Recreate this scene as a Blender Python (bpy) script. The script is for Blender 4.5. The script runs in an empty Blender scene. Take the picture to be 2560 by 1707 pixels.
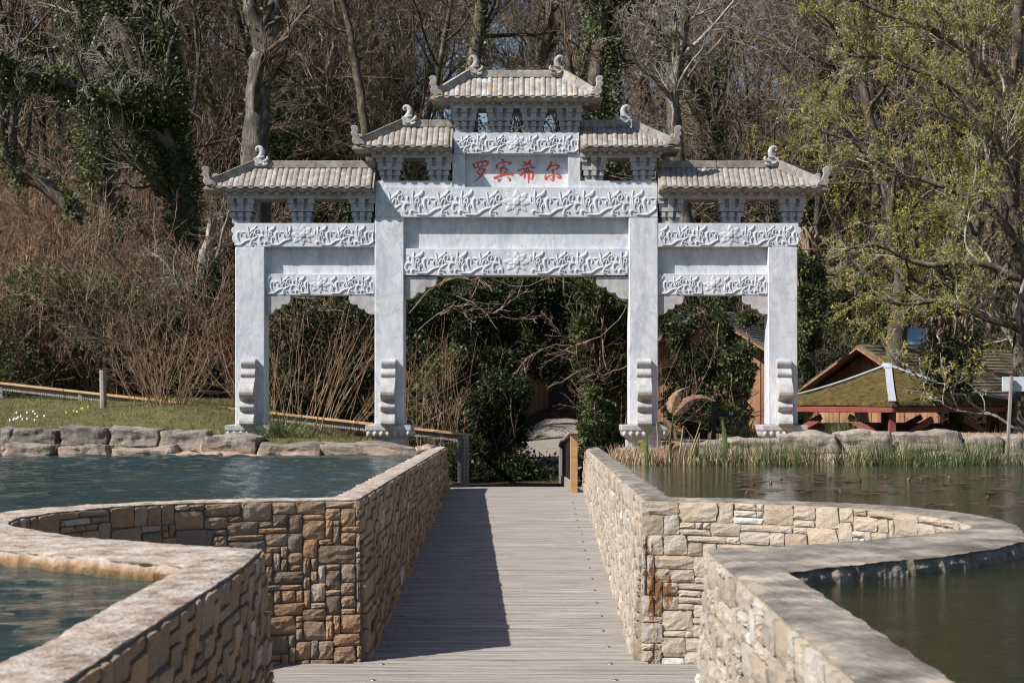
import bpy, bmesh, math, random
import numpy as np
from mathutils import Vector, Matrix, noise as mnoise

# ------------------------------------------------------------------ camera, sky, sun, exposure
SC = bpy.context.scene
COL = SC.collection
EYE = 0.70          # eye height above the coping tops (z = 0 is the top of the pond walls)
F = 4100.0          # focal length in pixels of a 2560 px wide frame
VX, VY = 1324.0, 992.0
cam_d = bpy.data.cameras.new("camera")
cam = bpy.data.objects.new("camera", cam_d)
COL.objects.link(cam)
cam.location = (0, 0, EYE)
cam.rotation_euler = (math.pi / 2, 0, 0)
cam_d.sensor_width = 36.0
cam_d.lens = F / 2560 * 36
cam_d.shift_x = -(VX - 1280) / 2560
cam_d.shift_y = (VY - 853.5) / 2560
cam_d.clip_start = 0.1
cam_d.clip_end = 1500
cam_d.dof.use_dof = True
cam_d.dof.focus_distance = 22.5
cam_d.dof.aperture_fstop = 7.0
SC.camera = cam

SUN_EL = math.radians(42.6)
LDIR = Vector((1.09, 0.54, 0)).normalized() * math.cos(SUN_EL) + Vector((0, 0, -math.sin(SUN_EL)))  # way the light travels
world = bpy.data.worlds.new("World")
SC.world = world
world.use_nodes = True
wn = world.node_tree
sky = wn.nodes.new("ShaderNodeTexSky")
sky.sky_type = 'NISHITA'
sky.sun_disc = False
sky.sun_elevation = SUN_EL
sky.sun_rotation = math.atan2(-LDIR.x, -LDIR.y)
sky.air_density = 1.0
sky.dust_density = 0.6
sky.ozone_density = 1.6
wn.links.new(sky.outputs[0], wn.nodes["Background"].inputs[0])
wn.nodes["Background"].inputs[1].default_value = 0.068
sun_d = bpy.data.lights.new("sun", 'SUN')
sun = bpy.data.objects.new("sun", sun_d)
COL.objects.link(sun)
sun_d.energy = 5.0
sun_d.angle = math.radians(0.5)
sun_d.color = (1.0, 0.955, 0.89)
sun.rotation_euler = LDIR.to_track_quat('-Z', 'Y').to_euler()
SC.view_settings.view_transform = 'Standard'
SC.view_settings.look = 'None'
SC.view_settings.gamma = 1
SC.view_settings.exposure = 0.62
SC.view_settings.use_curve_mapping = False
SC.cycles.pixel_filter_type = 'BLACKMAN_HARRIS'
SC.cycles.filter_width = 1.15
SC.cycles.max_bounces = 6
SC.cycles.diffuse_bounces = 3
SC.cycles.glossy_bounces = 3
SC.cycles.transmission_bounces = 2
SC.cycles.transparent_max_bounces = 4
SC.cycles.caustics_reflective = False
SC.cycles.caustics_refractive = False

# ------------------------------------------------------------------ helpers
def W(px, py, D):
    """point of the place seen at full-size picture pixel px, py when it lies D metres away"""
    return Vector(((px - VX) / F * D, D, EYE - (py - VY) / F * D))
def Wd(px, py, D):
    return W(px * 1.08844, py * 1.08844, D)

def new_mat(name):
    m = bpy.data.materials.new(name)
    m.use_nodes = True
    nt = m.node_tree
    return m, nt, nt.nodes["Principled BSDF"]

def N(nt, typ, **kw):
    n = nt.nodes.new(typ)
    for k, v in kw.items():
        if k.startswith("i_"):
            n.inputs[k[2:].replace("_", " ")].default_value = v
        else:
            setattr(n, k, v)
    return n

def ramp(nt, fac, stops, interp='LINEAR'):
    r = nt.nodes.new("ShaderNodeValToRGB")
    r.color_ramp.interpolation = interp
    el = r.color_ramp.elements
    rgba = lambda c: (c[0], c[1], c[2], 1) if len(c) == 3 else c
    el[0].position = 0.0; el[1].position = 1.0
    for p, c in stops[1:-1]:
        el.new(p).color = rgba(c)
    el[0].position = stops[0][0]; el[0].color = rgba(stops[0][1])
    el[len(el) - 1].position = stops[-1][0]; el[len(el) - 1].color = rgba(stops[-1][1])
    nt.links.new(fac, r.inputs[0])
    return r.outputs[0]

def mix(nt, fac, a, b, mode='MIX'):
    m = nt.nodes.new("ShaderNodeMix")
    m.data_type = 'RGBA'
    m.blend_type = mode
    for s, v in ((m.inputs[0], fac), (m.inputs[6], a), (m.inputs[7], b)):
        if isinstance(v, bpy.types.NodeSocket):
            nt.links.new(v, s)
        elif isinstance(v, (int, float)):
            s.default_value = v
        else:
            s.default_value = (v[0], v[1], v[2], 1)
    return m.outputs[2]

def pos(nt, scale=(1, 1, 1), rot=(0, 0, 0)):
    g = nt.nodes.new("ShaderNodeNewGeometry")
    mp = nt.nodes.new("ShaderNodeMapping")
    mp.inputs["Scale"].default_value = scale
    mp.inputs["Rotation"].default_value = rot
    nt.links.new(g.outputs["Position"], mp.inputs[0])
    return mp.outputs[0]

def noise(nt, vec, scale, detail=4, rough=0.55, dist=0.0):
    n = nt.nodes.new("ShaderNodeTexNoise")
    n.inputs["Scale"].default_value = scale
    n.inputs["Detail"].default_value = detail
    n.inputs["Roughness"].default_value = rough
    n.inputs["Distortion"].default_value = dist
    if vec is not None:
        nt.links.new(vec, n.inputs["Vector"])
    return n.outputs["Fac"]

def bump(nt, bsdf, height, strength, dist=0.01, prev=None):
    b = nt.nodes.new("ShaderNodeBump")
    b.inputs["Strength"].default_value = strength
    b.inputs["Distance"].default_value = dist
    nt.links.new(height, b.inputs["Height"])
    if prev is not None:
        nt.links.new(prev, b.inputs["Normal"])
    nt.links.new(b.outputs[0], bsdf.inputs["Normal"])
    return b.outputs[0]

def math_n(nt, op, a, b=None, c=None, clamp=False):
    m = nt.nodes.new("ShaderNodeMath")
    m.operation = op
    m.use_clamp = clamp
    for s, v in zip(m.inputs, (a, b, c)):
        if v is None:
            continue
        if isinstance(v, bpy.types.NodeSocket):
            nt.links.new(v, s)
        else:
            s.default_value = v
    return m.outputs[0]

def per_object(nt):
    oi = nt.nodes.new("ShaderNodeObjectInfo")          # the red of the object colour holds a random number (set at the end)
    sp = nt.nodes.new("ShaderNodeSeparateColor")
    nt.links.new(oi.outputs["Color"], sp.inputs[0])
    g = nt.nodes.new("ShaderNodeNewGeometry")
    return math_n(nt, 'FRACT', math_n(nt, 'ADD', sp.outputs[0], g.outputs["Random Per Island"]))

def setp(b, color=None, rough=None, spec=None):
    if color is not None:
        b.inputs["Base Color"].default_value = (*color, 1)
    if rough is not None:
        b.inputs["Roughness"].default_value = rough
    if spec is not None:
        b.inputs["Specular IOR Level"].default_value = spec

MAT = {}
def marble(name, base, dark, roofy=0.0, lichen=0.0, gloss=0.55):
    m, nt, b = new_mat(name)
    v = pos(nt, (2.2, 2.2, 0.6))
    n1 = noise(nt, v, 2.0, 7, 0.62, 1.2)
    n2 = noise(nt, pos(nt), 9.0, 6, 0.6)
    n3 = noise(nt, pos(nt, (14, 14, 1.2)), 3.0, 4, 0.6)
    c = ramp(nt, n1, [(0.32, dark), (0.52, base), (0.75, tuple(min(1, x * 1.06) for x in base))])
    nv_ = noise(nt, pos(nt, (1.3, 1.3, .55), (0, .5, 0)), 1.6, 6, 0.55, 2.5)
    c = mix(nt, math_n(nt, 'MULTIPLY', ramp(nt, nv_, [(0.475, (0, 0, 0)), (0.50, (1, 1, 1)), (0.525, (0, 0, 0))]), 0.45), c, (0.30, 0.33, 0.39))
    c = mix(nt, math_n(nt, 'MULTIPLY', ramp(nt, n2, [(0.42, (1, 1, 1)), (0.62, (0, 0, 0))]), 0.22), c, (0.33, 0.30, 0.26))
    c = mix(nt, math_n(nt, 'MULTIPLY', ramp(nt, n3, [(0.30, (1, 1, 1)), (0.48, (0, 0, 0))]), 0.22), c, (0.40, 0.38, 0.35))
    if roofy:
        n4 = noise(nt, pos(nt, (5, 5, 5)), 1.6, 8, 0.68)
        rn = per_object(nt)
        tan = ramp(nt, noise(nt, pos(nt), 30.0, 5, 0.7), [(0.3, (0.10, 0.078, 0.062)), (0.55, (0.215, 0.175, 0.145)), (0.8, (0.34, 0.295, 0.25))])
        f = math_n(nt, 'ADD', ramp(nt, n4, [(0.40, (0, 0, 0)), (0.60, (1, 1, 1))]), math_n(nt, 'MULTIPLY', rn, 0.35), clamp=True)
        c = mix(nt, math_n(nt, 'MULTIPLY', f, roofy), c, tan)
    if lichen:
        n5 = noise(nt, pos(nt), 4.5, 7, 0.7)
        c = mix(nt, math_n(nt, 'MULTIPLY', ramp(nt, n5, [(0.57, (0, 0, 0)), (0.66, (1, 1, 1))]), lichen), c, (0.52, 0.37, 0.08))
        n6 = noise(nt, pos(nt), 6.3, 7, 0.7)
        c = mix(nt, math_n(nt, 'MULTIPLY', ramp(nt, n6, [(0.60, (0, 0, 0)), (0.66, (1, 1, 1))]), lichen), c, (0.62, 0.62, 0.60))
    nt.links.new(c, b.inputs["Base Color"])
    b.inputs["Roughness"].default_value = gloss
    b.inputs["Specular IOR Level"].default_value = 0.35
    bump(nt, b, noise(nt, pos(nt), 60, 5, 0.65), 0.25 + 0.4 * bool(roofy), 0.004)
    return m
MAT['marble'] = marble('pale_marble', (0.63, 0.645, 0.68), (0.48, 0.51, 0.575))
MAT['marble_weathered'] = marble('weathered_marble', (0.52, 0.52, 0.53), (0.36, 0.36, 0.38), roofy=0.38)
MAT['marble_roof'] = marble('weathered_roof_marble', (0.35, 0.335, 0.32), (0.20, 0.185, 0.17), roofy=0.85, lichen=0.15, gloss=0.75)
MAT['marble_roof_lichen'] = marble('lichened_roof_marble', (0.44, 0.43, 0.41), (0.28, 0.26, 0.24), roofy=0.75, lichen=0.8, gloss=0.75)
m, nt, b = new_mat('red_paint'); setp(b, (0.42, 0.05, 0.022), 0.6)
c = ramp(nt, noise(nt, pos(nt), 25, 4), [(0.3, (0.50, 0.045, 0.02)), (0.7, (0.68, 0.10, 0.04))]); nt.links.new(c, b.inputs["Base Color"])
MAT['red'] = m

def stone_mat(name, stops, rust=None, band=None, bumps=0.6, dirt=0.35):
    m, nt, b = new_mat(name)
    r = per_object(nt)
    c = ramp(nt, r, stops)
    n1 = noise(nt, pos(nt), 14.0, 6, 0.65)
    n2 = noise(nt, pos(nt), 55.0, 6, 0.7)
    c = mix(nt, ramp(nt, n1, [(0.35, (0.75, 0.75, 0.75)), (0.65, (0, 0, 0))]), c, mix(nt, 0.45, c, stops[0][1]))
    c = mix(nt, math_n(nt, 'MULTIPLY', ramp(nt, n2, [(0.52, (0, 0, 0)), (0.66, (1, 1, 1))]), 0.30), c, mix(nt, 0.5, c, (0.80, 0.76, 0.70)))
    c = mix(nt, math_n(nt, 'MULTIPLY', ramp(nt, noise(nt, pos(nt), 9.0, 7, 0.7), [(0.55, (0, 0, 0)), (0.66, (1, 1, 1))]), 0.45), c, mix(nt, 1.0, c, (0.95, 0.76, 0.54), 'MULTIPLY'))
    c = mix(nt, math_n(nt, 'MULTIPLY', ramp(nt, noise(nt, pos(nt), 5.0, 5, 0.7), [(0.5, (0, 0, 0)), (0.68, (1, 1, 1))]), dirt), c, (0.10, 0.085, 0.07))
    if rust is not None:
        x0, y0, zz = rust
        g = nt.nodes.new("ShaderNodeNewGeometry")
        sp = nt.nodes.new("ShaderNodeSeparateXYZ"); nt.links.new(g.outputs["Position"], sp.inputs[0])
        dx = math_n(nt, 'DIVIDE', math_n(nt, 'ABSOLUTE', math_n(nt, 'SUBTRACT', sp.outputs[0], x0)), 0.16)
        dy = math_n(nt, 'DIVIDE', math_n(nt, 'ABSOLUTE', math_n(nt, 'SUBTRACT', sp.outputs[1], y0)), 0.3)
        dz = math_n(nt, 'MULTIPLY', math_n(nt, 'ABSOLUTE', math_n(nt, 'SUBTRACT', sp.outputs[2], zz)), 1.9)
        d = math_n(nt, 'ADD', math_n(nt, 'ADD', dx, dy), dz)
        d = math_n(nt, 'ADD', d, math_n(nt, 'MULTIPLY', math_n(nt, 'SUBTRACT', noise(nt, pos(nt, (1, 1, .35)), 16, 5, .7), 0.5), 5.0))
        k = ramp(nt, d, [(0.35, (1, 1, 1)), (0.75, (0, 0, 0))])
        c = mix(nt, k, c, (0.17, 0.075, 0.02))
    if band is not None:
        g = nt.nodes.new("ShaderNodeNewGeometry")
        sp = nt.nodes.new("ShaderNodeSeparateXYZ"); nt.links.new(g.outputs["Position"], sp.inputs[0])
        z = math_n(nt, 'ADD', sp.outputs[2], math_n(nt, 'MULTIPLY', math_n(nt, 'SUBTRACT', noise(nt, pos(nt), 6, 4), 0.5), 0.08))
        k = ramp(nt, math_n(nt, 'MULTIPLY_ADD', z, band[1], band[2]), [(0.0, (1, 1, 1)), (1.0, (0, 0, 0))])
        c = mix(nt, k, c, band[0])
    nt.links.new(c, b.inputs["Base Color"])
    b.inputs["Roughness"].default_value = 0.85
    h = math_n(nt, 'ADD', math_n(nt, 'MULTIPLY', n1, 1.3), n2)
    bump(nt, b, h, bumps, 0.02)
    return m
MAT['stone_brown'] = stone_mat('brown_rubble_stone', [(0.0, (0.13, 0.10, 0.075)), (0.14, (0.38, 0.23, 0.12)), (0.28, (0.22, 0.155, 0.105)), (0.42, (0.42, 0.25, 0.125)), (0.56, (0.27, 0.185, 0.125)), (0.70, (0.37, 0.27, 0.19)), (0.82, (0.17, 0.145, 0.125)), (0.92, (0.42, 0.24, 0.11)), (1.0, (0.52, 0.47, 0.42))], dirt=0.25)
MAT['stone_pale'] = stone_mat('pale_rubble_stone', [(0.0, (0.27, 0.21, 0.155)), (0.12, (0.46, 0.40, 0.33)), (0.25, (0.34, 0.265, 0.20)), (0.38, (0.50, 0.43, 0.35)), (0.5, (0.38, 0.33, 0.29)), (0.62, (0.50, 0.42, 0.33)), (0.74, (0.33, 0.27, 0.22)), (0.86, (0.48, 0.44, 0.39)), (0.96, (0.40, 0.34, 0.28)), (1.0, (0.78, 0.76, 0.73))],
                              rust=(0.86, 11.25, -0.62), dirt=0.10)
MAT['boulder'] = stone_mat('grey_boulder_stone', [(0.0, (0.16, 0.14, 0.12)), (0.5, (0.25, 0.22, 0.185)), (1.0, (0.31, 0.26, 0.21))], band=((0.42, 0.30, 0.23), 9.0, 0.3), dirt=0.9, bumps=0.9)
MAT['boulder_pale'] = stone_mat('pale_boulder_stone', [(0.0, (0.27, 0.225, 0.185)), (0.5, (0.36, 0.305, 0.255)), (1.0, (0.42, 0.34, 0.27))], dirt=0.6, bumps=0.9)

def plain(name, stops, scale=8.0, rough=0.85, sc=(1, 1, 1), bs=0.3, bd=0.01, objvar=0.0, spec=0.3, detail=5):
    m, nt, b = new_mat(name)
    n1 = noise(nt, pos(nt, sc), scale, detail, 0.65)
    c = ramp(nt, n1, stops)
    if objvar:
        r = per_object(nt)
        c = mix(nt, math_n(nt, 'MULTIPLY', r, objvar), c, mix(nt, 1.0, c, (0.55, 0.5, 0.45), 'MULTIPLY'))
    nt.links.new(c, b.inputs["Base Color"])
    setp(b, rough=rough, spec=spec)
    bump(nt, b, noise(nt, pos(nt, sc), scale * 5, 5, 0.65), bs, bd)
    return m
MAT['mortar'] = plain('sandy_mortar', [(0.3, (0.22, 0.18, 0.12)), (0.7, (0.38, 0.32, 0.235))], 20, bs=.8)
MAT['mortar_dark'] = plain('dark_mortar', [(0.3, (0.11, 0.085, 0.065)), (0.7, (0.19, 0.15, 0.115))], 20)
MAT['coping_pale'] = plain('pale_concrete_coping', [(0.32, (0.17, 0.115, 0.075)), (0.44, (0.33, 0.255, 0.20)), (0.56, (0.46, 0.39, 0.33)), (0.70, (0.60, 0.55, 0.50))], 7, bs=0.9, bd=0.02, detail=9)
MAT['coping_grey'] = plain('grey_concrete_coping', [(0.34, (0.085, 0.072, 0.06)), (0.47, (0.16, 0.14, 0.12)), (0.57, (0.27, 0.23, 0.19)), (0.70, (0.43, 0.36, 0.29))], 3.2, bs=0.6, bd=0.015, detail=9)
m, nt, b = new_mat('algae_stained_concrete')
g = nt.nodes.new("ShaderNodeNewGeometry"); sp = nt.nodes.new("ShaderNodeSeparateXYZ"); nt.links.new(g.outputs["Position"], sp.inputs[0])
z = math_n(nt, 'ADD', sp.outputs[2], math_n(nt, 'MULTIPLY', math_n(nt, 'SUBTRACT', noise(nt, pos(nt), 13, 7, .7), 0.5), 0.11))
c = ramp(nt, math_n(nt, 'MULTIPLY_ADD', z, 10, 1.0), [(0.1, (0.08, 0.075, 0.03)), (0.32, (0.16, 0.085, 0.032)), (0.55, (0.26, 0.145, 0.068)), (0.74, (0.38, 0.28, 0.21)), (1.0, (0.48, 0.41, 0.35))])
nt.links.new(c, b.inputs["Base Color"]); setp(b, rough=0.7)
bump(nt, b, noise(nt, pos(nt), 40, 6, .7), 0.8, 0.02)
MAT['coping_algae'] = m
m, nt, b = new_mat('damp_concrete')
c = ramp(nt, noise(nt, pos(nt), 12, 6, .7), [(0.3, (0.09, 0.075, 0.055)), (0.5, (0.20, 0.165, 0.125)), (0.7, (0.36, 0.30, 0.24))])
nt.links.new(c, b.inputs["Base Color"]); setp(b, rough=0.7)
bump(nt, b, noise(nt, pos(nt), 40, 6, .7), 0.8, 0.02)
MAT['coping_damp'] = m

m, nt, b = new_mat('weathered_deck_timber')
r = per_object(nt)
n1 = noise(nt, pos(nt, (0.5, 11, 1)), 3.2, 8, 0.75)
n2 = noise(nt, pos(nt, (1, 1, 1)), 0.9, 4, 0.6)
c = ramp(nt, n1, [(0.34, (0.135, 0.118, 0.107)), (0.5, (0.285, 0.258, 0.237)), (0.66, (0.44, 0.412, 0.388))])
c = mix(nt, math_n(nt, 'MULTIPLY', r, 0.28), c, (0.22, 0.18, 0.155))
c = mix(nt, math_n(nt, 'MULTIPLY', ramp(nt, n2, [(0.45, (0, 0, 0)), (0.7, (1, 1, 1))]), 0.3), c, (0.26, 0.21, 0.18))
sc_ = ramp(nt, noise(nt, pos(nt, (1, 2.2, 1)), 17, 3, 0.7), [(0.70, (0, 0, 0)), (0.76, (1, 1, 1))])
c = mix(nt, math_n(nt, 'MULTIPLY', sc_, 0.6), c, (0.62, 0.58, 0.54))
nt.links.new(c, b.inputs["Base Color"]); setp(b, rough=0.7, spec=0.3)
bump(nt, b, noise(nt, pos(nt, (3, 40, 1)), 8, 4, .7), 0.4, 0.004)
MAT['deck'] = m
def metal(name, col, rough):
    m, nt, b = new_mat(name); setp(b, col, rough); b.inputs["Metallic"].default_value = 1.0
    return m
MAT['steel'] = metal('galvanised_steel', (0.25, 0.265, 0.285), 0.55)
MAT['wood_new'] = plain('fresh_orange_timber', [(0.3, (0.34, 0.19, 0.085)), (0.7, (0.50, 0.31, 0.15))], 5, sc=(1, 1, 6), bs=0.2)
MAT['wood_rail'] = plain('oiled_handrail_timber', [(0.3, (0.34, 0.20, 0.10)), (0.7, (0.52, 0.34, 0.19))], 4, bs=0.2)
MAT['wood_grey'] = plain('silvered_timber', [(0.3, (0.19, 0.165, 0.14)), (0.7, (0.34, 0.30, 0.265))], 9, sc=(1, 1, .3), bs=0.4)
MAT['cladding'] = plain('larch_cladding', [(0.3, (0.27, 0.13, 0.07)), (0.7, (0.47, 0.27, 0.16))], 3, sc=(4, 4, .5), bs=0.3, objvar=0.8)
MAT['red_timber'] = plain('oxblood_painted_timber', [(0.3, (0.17, 0.045, 0.035)), (0.7, (0.27, 0.08, 0.06))], 5, bs=0.2, rough=0.6)
MAT['slate'] = plain('dark_slate', [(0.3, (0.06, 0.06, 0.065)), (0.7, (0.13, 0.125, 0.12))], 7, rough=0.6, objvar=0.6)
MAT['shingle'] = plain('mossy_roof_shingle', [(0.3, (0.09, 0.075, 0.04)), (0.7, (0.24, 0.195, 0.13))], 4, rough=0.9, objvar=0.6)
MAT['moss'] = plain('roof_moss', [(0.34, (0.045, 0.030, 0.016)), (0.45, (0.12, 0.08, 0.032)), (0.55, (0.13, 0.11, 0.036)), (0.68, (0.24, 0.155, 0.08))], 9, rough=1.0, bs=1.0, bd=0.05, detail=9, spec=0.1)
MAT['lead'] = plain('lead_flashing', [(0.3, (0.30, 0.33, 0.38)), (0.7, (0.45, 0.48, 0.53))], 12, rough=0.5)
MAT['white_paint'] = plain('white_sign_paint', [(0.3, (0.52, 0.55, 0.60)), (0.7, (0.66, 0.69, 0.73))], 5, rough=0.4, bs=0.05)
MAT['black_paint'] = plain('black_sign_paint', [(0.3, (0.01, 0.01, 0.01)), (0.7, (0.02, 0.02, 0.02))], 5, rough=0.4, bs=0.05)
MAT['wire'] = plain('dark_wire', [(0.3, (0.02, 0.02, 0.02)), (0.7, (0.04, 0.035, 0.03))], 5, rough=0.5, bs=0.05)
MAT['blue_glass'] = plain('blue_skylight', [(0.3, (0.16, 0.26, 0.38)), (0.7, (0.30, 0.38, 0.46))], 1, rough=0.15, bs=0.0, spec=0.8)
MAT['gravel'] = plain('pale_gravel', [(0.3, (0.20, 0.165, 0.13)), (0.55, (0.38, 0.33, 0.28)), (0.8, (0.50, 0.45, 0.40))], 26, bs=1.0, bd=0.03, detail=7)
MAT['soil'] = plain('dark_leaf_litter', [(0.3, (0.018, 0.014, 0.010)), (0.55, (0.045, 0.032, 0.02)), (0.8, (0.10, 0.07, 0.045))], 5, bs=1.0, bd=0.08, detail=10)

def ground_mat():
    m, nt, b = new_mat('ground_cover')
    at = nt.nodes.new("ShaderNodeAttribute"); at.attribute_name = "cover"
    sp = nt.nodes.new("ShaderNodeSeparateColor"); nt.links.new(at.outputs["Color"], sp.inputs[0])
    litter = ramp(nt, noise(nt, pos(nt), 6, 10, .7), [(0.3, (0.03, 0.022, 0.014)), (0.5, (0.085, 0.055, 0.032)), (0.75, (0.19, 0.13, 0.08))])
    litter = mix(nt, ramp(nt, noise(nt, pos(nt), .25, 4, .6), [(0.45, (0, 0, 0)), (0.6, (.8, .8, .8))]), litter, (0.045, 0.052, 0.02))
    grass = ramp(nt, noise(nt, pos(nt), 3.5, 10, .75), [(0.3, (0.055, 0.06, 0.018)), (0.5, (0.115, 0.11, 0.04)), (0.72, (0.22, 0.17, 0.09))])
    straw = ramp(nt, noise(nt, pos(nt, (1, 3, 1)), 22, 8, .75), [(0.3, (0.14, 0.085, 0.05)), (0.5, (0.33, 0.22, 0.14)), (0.75, (0.52, 0.40, 0.28))])
    c = mix(nt, sp.outputs[0], litter, grass)
    c = mix(nt, sp.outputs[1], c, straw)
    mud = mix(nt, sp.outputs[2], c, (0.03, 0.028, 0.018))
    nt.links.new(mud, b.inputs["Base Color"]); setp(b, rough=0.95, spec=0.15)
    bump(nt, b, noise(nt, pos(nt), 18, 8, .7), 1.0, 0.04)
    return m
MAT['ground'] = ground_mat()

def leaf_mat(name, stops, rough=0.45, trans=0.25, spec=0.4):
    m, nt, b = new_mat(name)
    g = nt.nodes.new("ShaderNodeNewGeometry")
    n1 = noise(nt, pos(nt), 1.3, 3, 0.6)
    f = math_n(nt, 'ADD', math_n(nt, 'MULTIPLY', g.outputs["Random Per Island"], 0.65), math_n(nt, 'MULTIPLY', n1, 0.35))
    c = ramp(nt, f, stops)
    nt.links.new(c, b.inputs["Base Color"]); setp(b, rough=rough, spec=spec)
    if trans:
        t = nt.nodes.new("ShaderNodeBsdfTranslucent"); nt.links.new(c, t.inputs[0])
        ms = nt.nodes.new("ShaderNodeMixShader"); ms.inputs[0].default_value = trans
        nt.links.new(b.outputs[0], ms.inputs[1]); nt.links.new(t.outputs[0], ms.inputs[2])
        nt.links.new(ms.outputs[0], nt.nodes["Material Output"].inputs[0])
    return m
MAT['ivy'] = leaf_mat('ivy_leaf', [(0.15, (0.025, 0.038, 0.012)), (0.5, (0.085, 0.11, 0.036)), (0.85, (0.16, 0.185, 0.07))], 0.5, 0.2, 0.28)
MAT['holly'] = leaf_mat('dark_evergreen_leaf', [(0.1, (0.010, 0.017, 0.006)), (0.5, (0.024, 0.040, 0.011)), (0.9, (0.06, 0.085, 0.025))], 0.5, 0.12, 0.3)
MAT['bud'] = leaf_mat('young_leaf', [(0.1, (0.16, 0.15, 0.03)), (0.45, (0.30, 0.28, 0.055)), (0.72, (0.46, 0.41, 0.10)), (0.92, (0.50, 0.25, 0.06))], 0.5, 0.35)
MAT['catkin'] = leaf_mat('rusty_catkin', [(0.1, (0.11, 0.06, 0.035)), (0.5, (0.20, 0.115, 0.065)), (0.9, (0.29, 0.18, 0.11))], 0.8, 0.1)
MAT['blade'] = leaf_mat('green_blade', [(0.1, (0.04, 0.06, 0.02)), (0.5, (0.09, 0.12, 0.04)), (0.9, (0.22, 0.23, 0.10))], 0.5, 0.25)
MAT['lawn'] = leaf_mat('lawn_blade', [(0.15, (0.055, 0.065, 0.018)), (0.45, (0.115, 0.12, 0.04)), (0.65, (0.19, 0.165, 0.07)), (0.85, (0.34, 0.26, 0.15))], 0.6, 0.25)
MAT['straw'] = leaf_mat('dry_reed', [(0.1, (0.20, 0.125, 0.07)), (0.5, (0.38, 0.27, 0.17)), (0.9, (0.58, 0.46, 0.33))], 0.7, 0.15)
MAT['dead_leaf'] = plain('withered_leaf', [(0.3, (0.10, 0.055, 0.03)), (0.55, (0.26, 0.155, 0.09)), (0.8, (0.42, 0.32, 0.22))], 9, bs=0.8, bd=0.02)
MAT['lily'] = leaf_mat('red_lily_pad', [(0.1, (0.04, 0.024, 0.018)), (0.5, (0.10, 0.05, 0.036)), (0.85, (0.17, 0.10, 0.07)), (1.0, (0.34, 0.25, 0.19))], 0.4, 0.1)
MAT['petal_white'] = plain('white_petal', [(0.3, (0.7, 0.7, 0.7)), (0.7, (0.85, 0.85, 0.85))], 5, bs=0)
MAT['petal_yellow'] = plain('yellow_petal', [(0.3, (0.6, 0.42, 0.03)), (0.7, (0.75, 0.55, 0.05))], 5, bs=0)

def bark(name, dark, mid, pale, green=(0.09, 0.10, 0.03), gf=0.4):
    m, nt, b = new_mat(name)
    n1 = noise(nt, pos(nt, (1, 1, .6)), 5.0, 8, 0.72)
    n2 = noise(nt, pos(nt, (5, 5, 1)), 5, 5, 0.65)
    c = ramp(nt, n1, [(0.30, dark), (0.5, mid), (0.68, pale)])
    c = mix(nt, math_n(nt, 'MULTIPLY', ramp(nt, n2, [(0.35, (1, 1, 1)), (0.55, (0, 0, 0))]), 0.5), c, dark)
    c = mix(nt, math_n(nt, 'MULTIPLY', ramp(nt, noise(nt, pos(nt), 1.4, 4, .6), [(0.56, (0, 0, 0)), (0.64, (1, 1, 1))]), gf), c, green)
    nt.links.new(c, b.inputs["Base Color"]); setp(b, rough=0.9, spec=0.2)
    bump(nt, b, n2, 0.8, 0.03)
    return m
MAT['bark'] = bark('grey_bark', (0.035, 0.028, 0.021), (0.10, 0.08, 0.062), (0.26, 0.22, 0.18))
MAT['bark_pale'] = bark('pale_lichened_bark', (0.035, 0.03, 0.024), (0.10, 0.088, 0.075), (0.27, 0.26, 0.24), gf=0.5)
MAT['bark_twig'] = bark('brown_twig_bark', (0.08, 0.056, 0.038), (0.22, 0.16, 0.11), (0.46, 0.36, 0.27), gf=0.35)
MAT['bark_haze'] = bark('far_twig_bark', (0.065, 0.047, 0.033), (0.22, 0.17, 0.12), (0.50, 0.41, 0.32), gf=0.3)
MAT['bark_red'] = bark('reddish_shrub_bark', (0.10, 0.055, 0.033), (0.27, 0.165, 0.105), (0.50, 0.37, 0.27), gf=0.0)
MAT['bark_limb'] = bark('silvery_limb_bark', (0.10, 0.09, 0.07), (0.30, 0.27, 0.23), (0.58, 0.54, 0.48), gf=0.35)

def water_mat(name, col, sx, sy, strength, rough=0.04, bd=0.05):
    m, nt, b = new_mat(name)
    c = ramp(nt, noise(nt, pos(nt), 0.35, 4), [(0.3, col), (0.7, tuple(x * 1.7 for x in col))])
    nt.links.new(c, b.inputs["Base Color"])
    setp(b, rough=rough, spec=0.5); b.inputs["IOR"].default_value = 1.33
    a = noise(nt, pos(nt, (sx, sy, 1), (0, 0, 0.25)), 4.0, 4, 0.6, 0.4)
    bump(nt, b, a, strength, bd)
    return m
MAT['water_teal'] = water_mat('rippled_teal_water', (0.010, 0.027, 0.029), 4.5, 8, .8, 0.03, 0.016)
MAT['water_olive'] = water_mat('still_olive_water', (0.012, 0.014, 0.007), 3, 7, 0.4, 0.03, 0.008)

# ------------------------------------------------------------------ objects
def link(o):
    COL.objects.link(o)
    return o

def tag(o, label=None, cat=None, group=None, kind=None):
    if label: o['label'] = label
    if cat: o['category'] = cat
    if group: o['group'] = group
    if kind: o['kind'] = kind
    return o

def thing(name, label, cat, loc=(0, 0, 0), group=None, rotz=0.0):
    o = link(bpy.data.objects.new(name, None))
    o.location = loc
    o.rotation_euler = (0, 0, rotz)
    o.empty_display_size = 0.3
    return tag(o, label, cat, group)

def world_loc(o):
    v = Vector((0, 0, 0))
    while o is not None:
        v = v + Vector(o.location)
        o = o.parent
    return v

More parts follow.
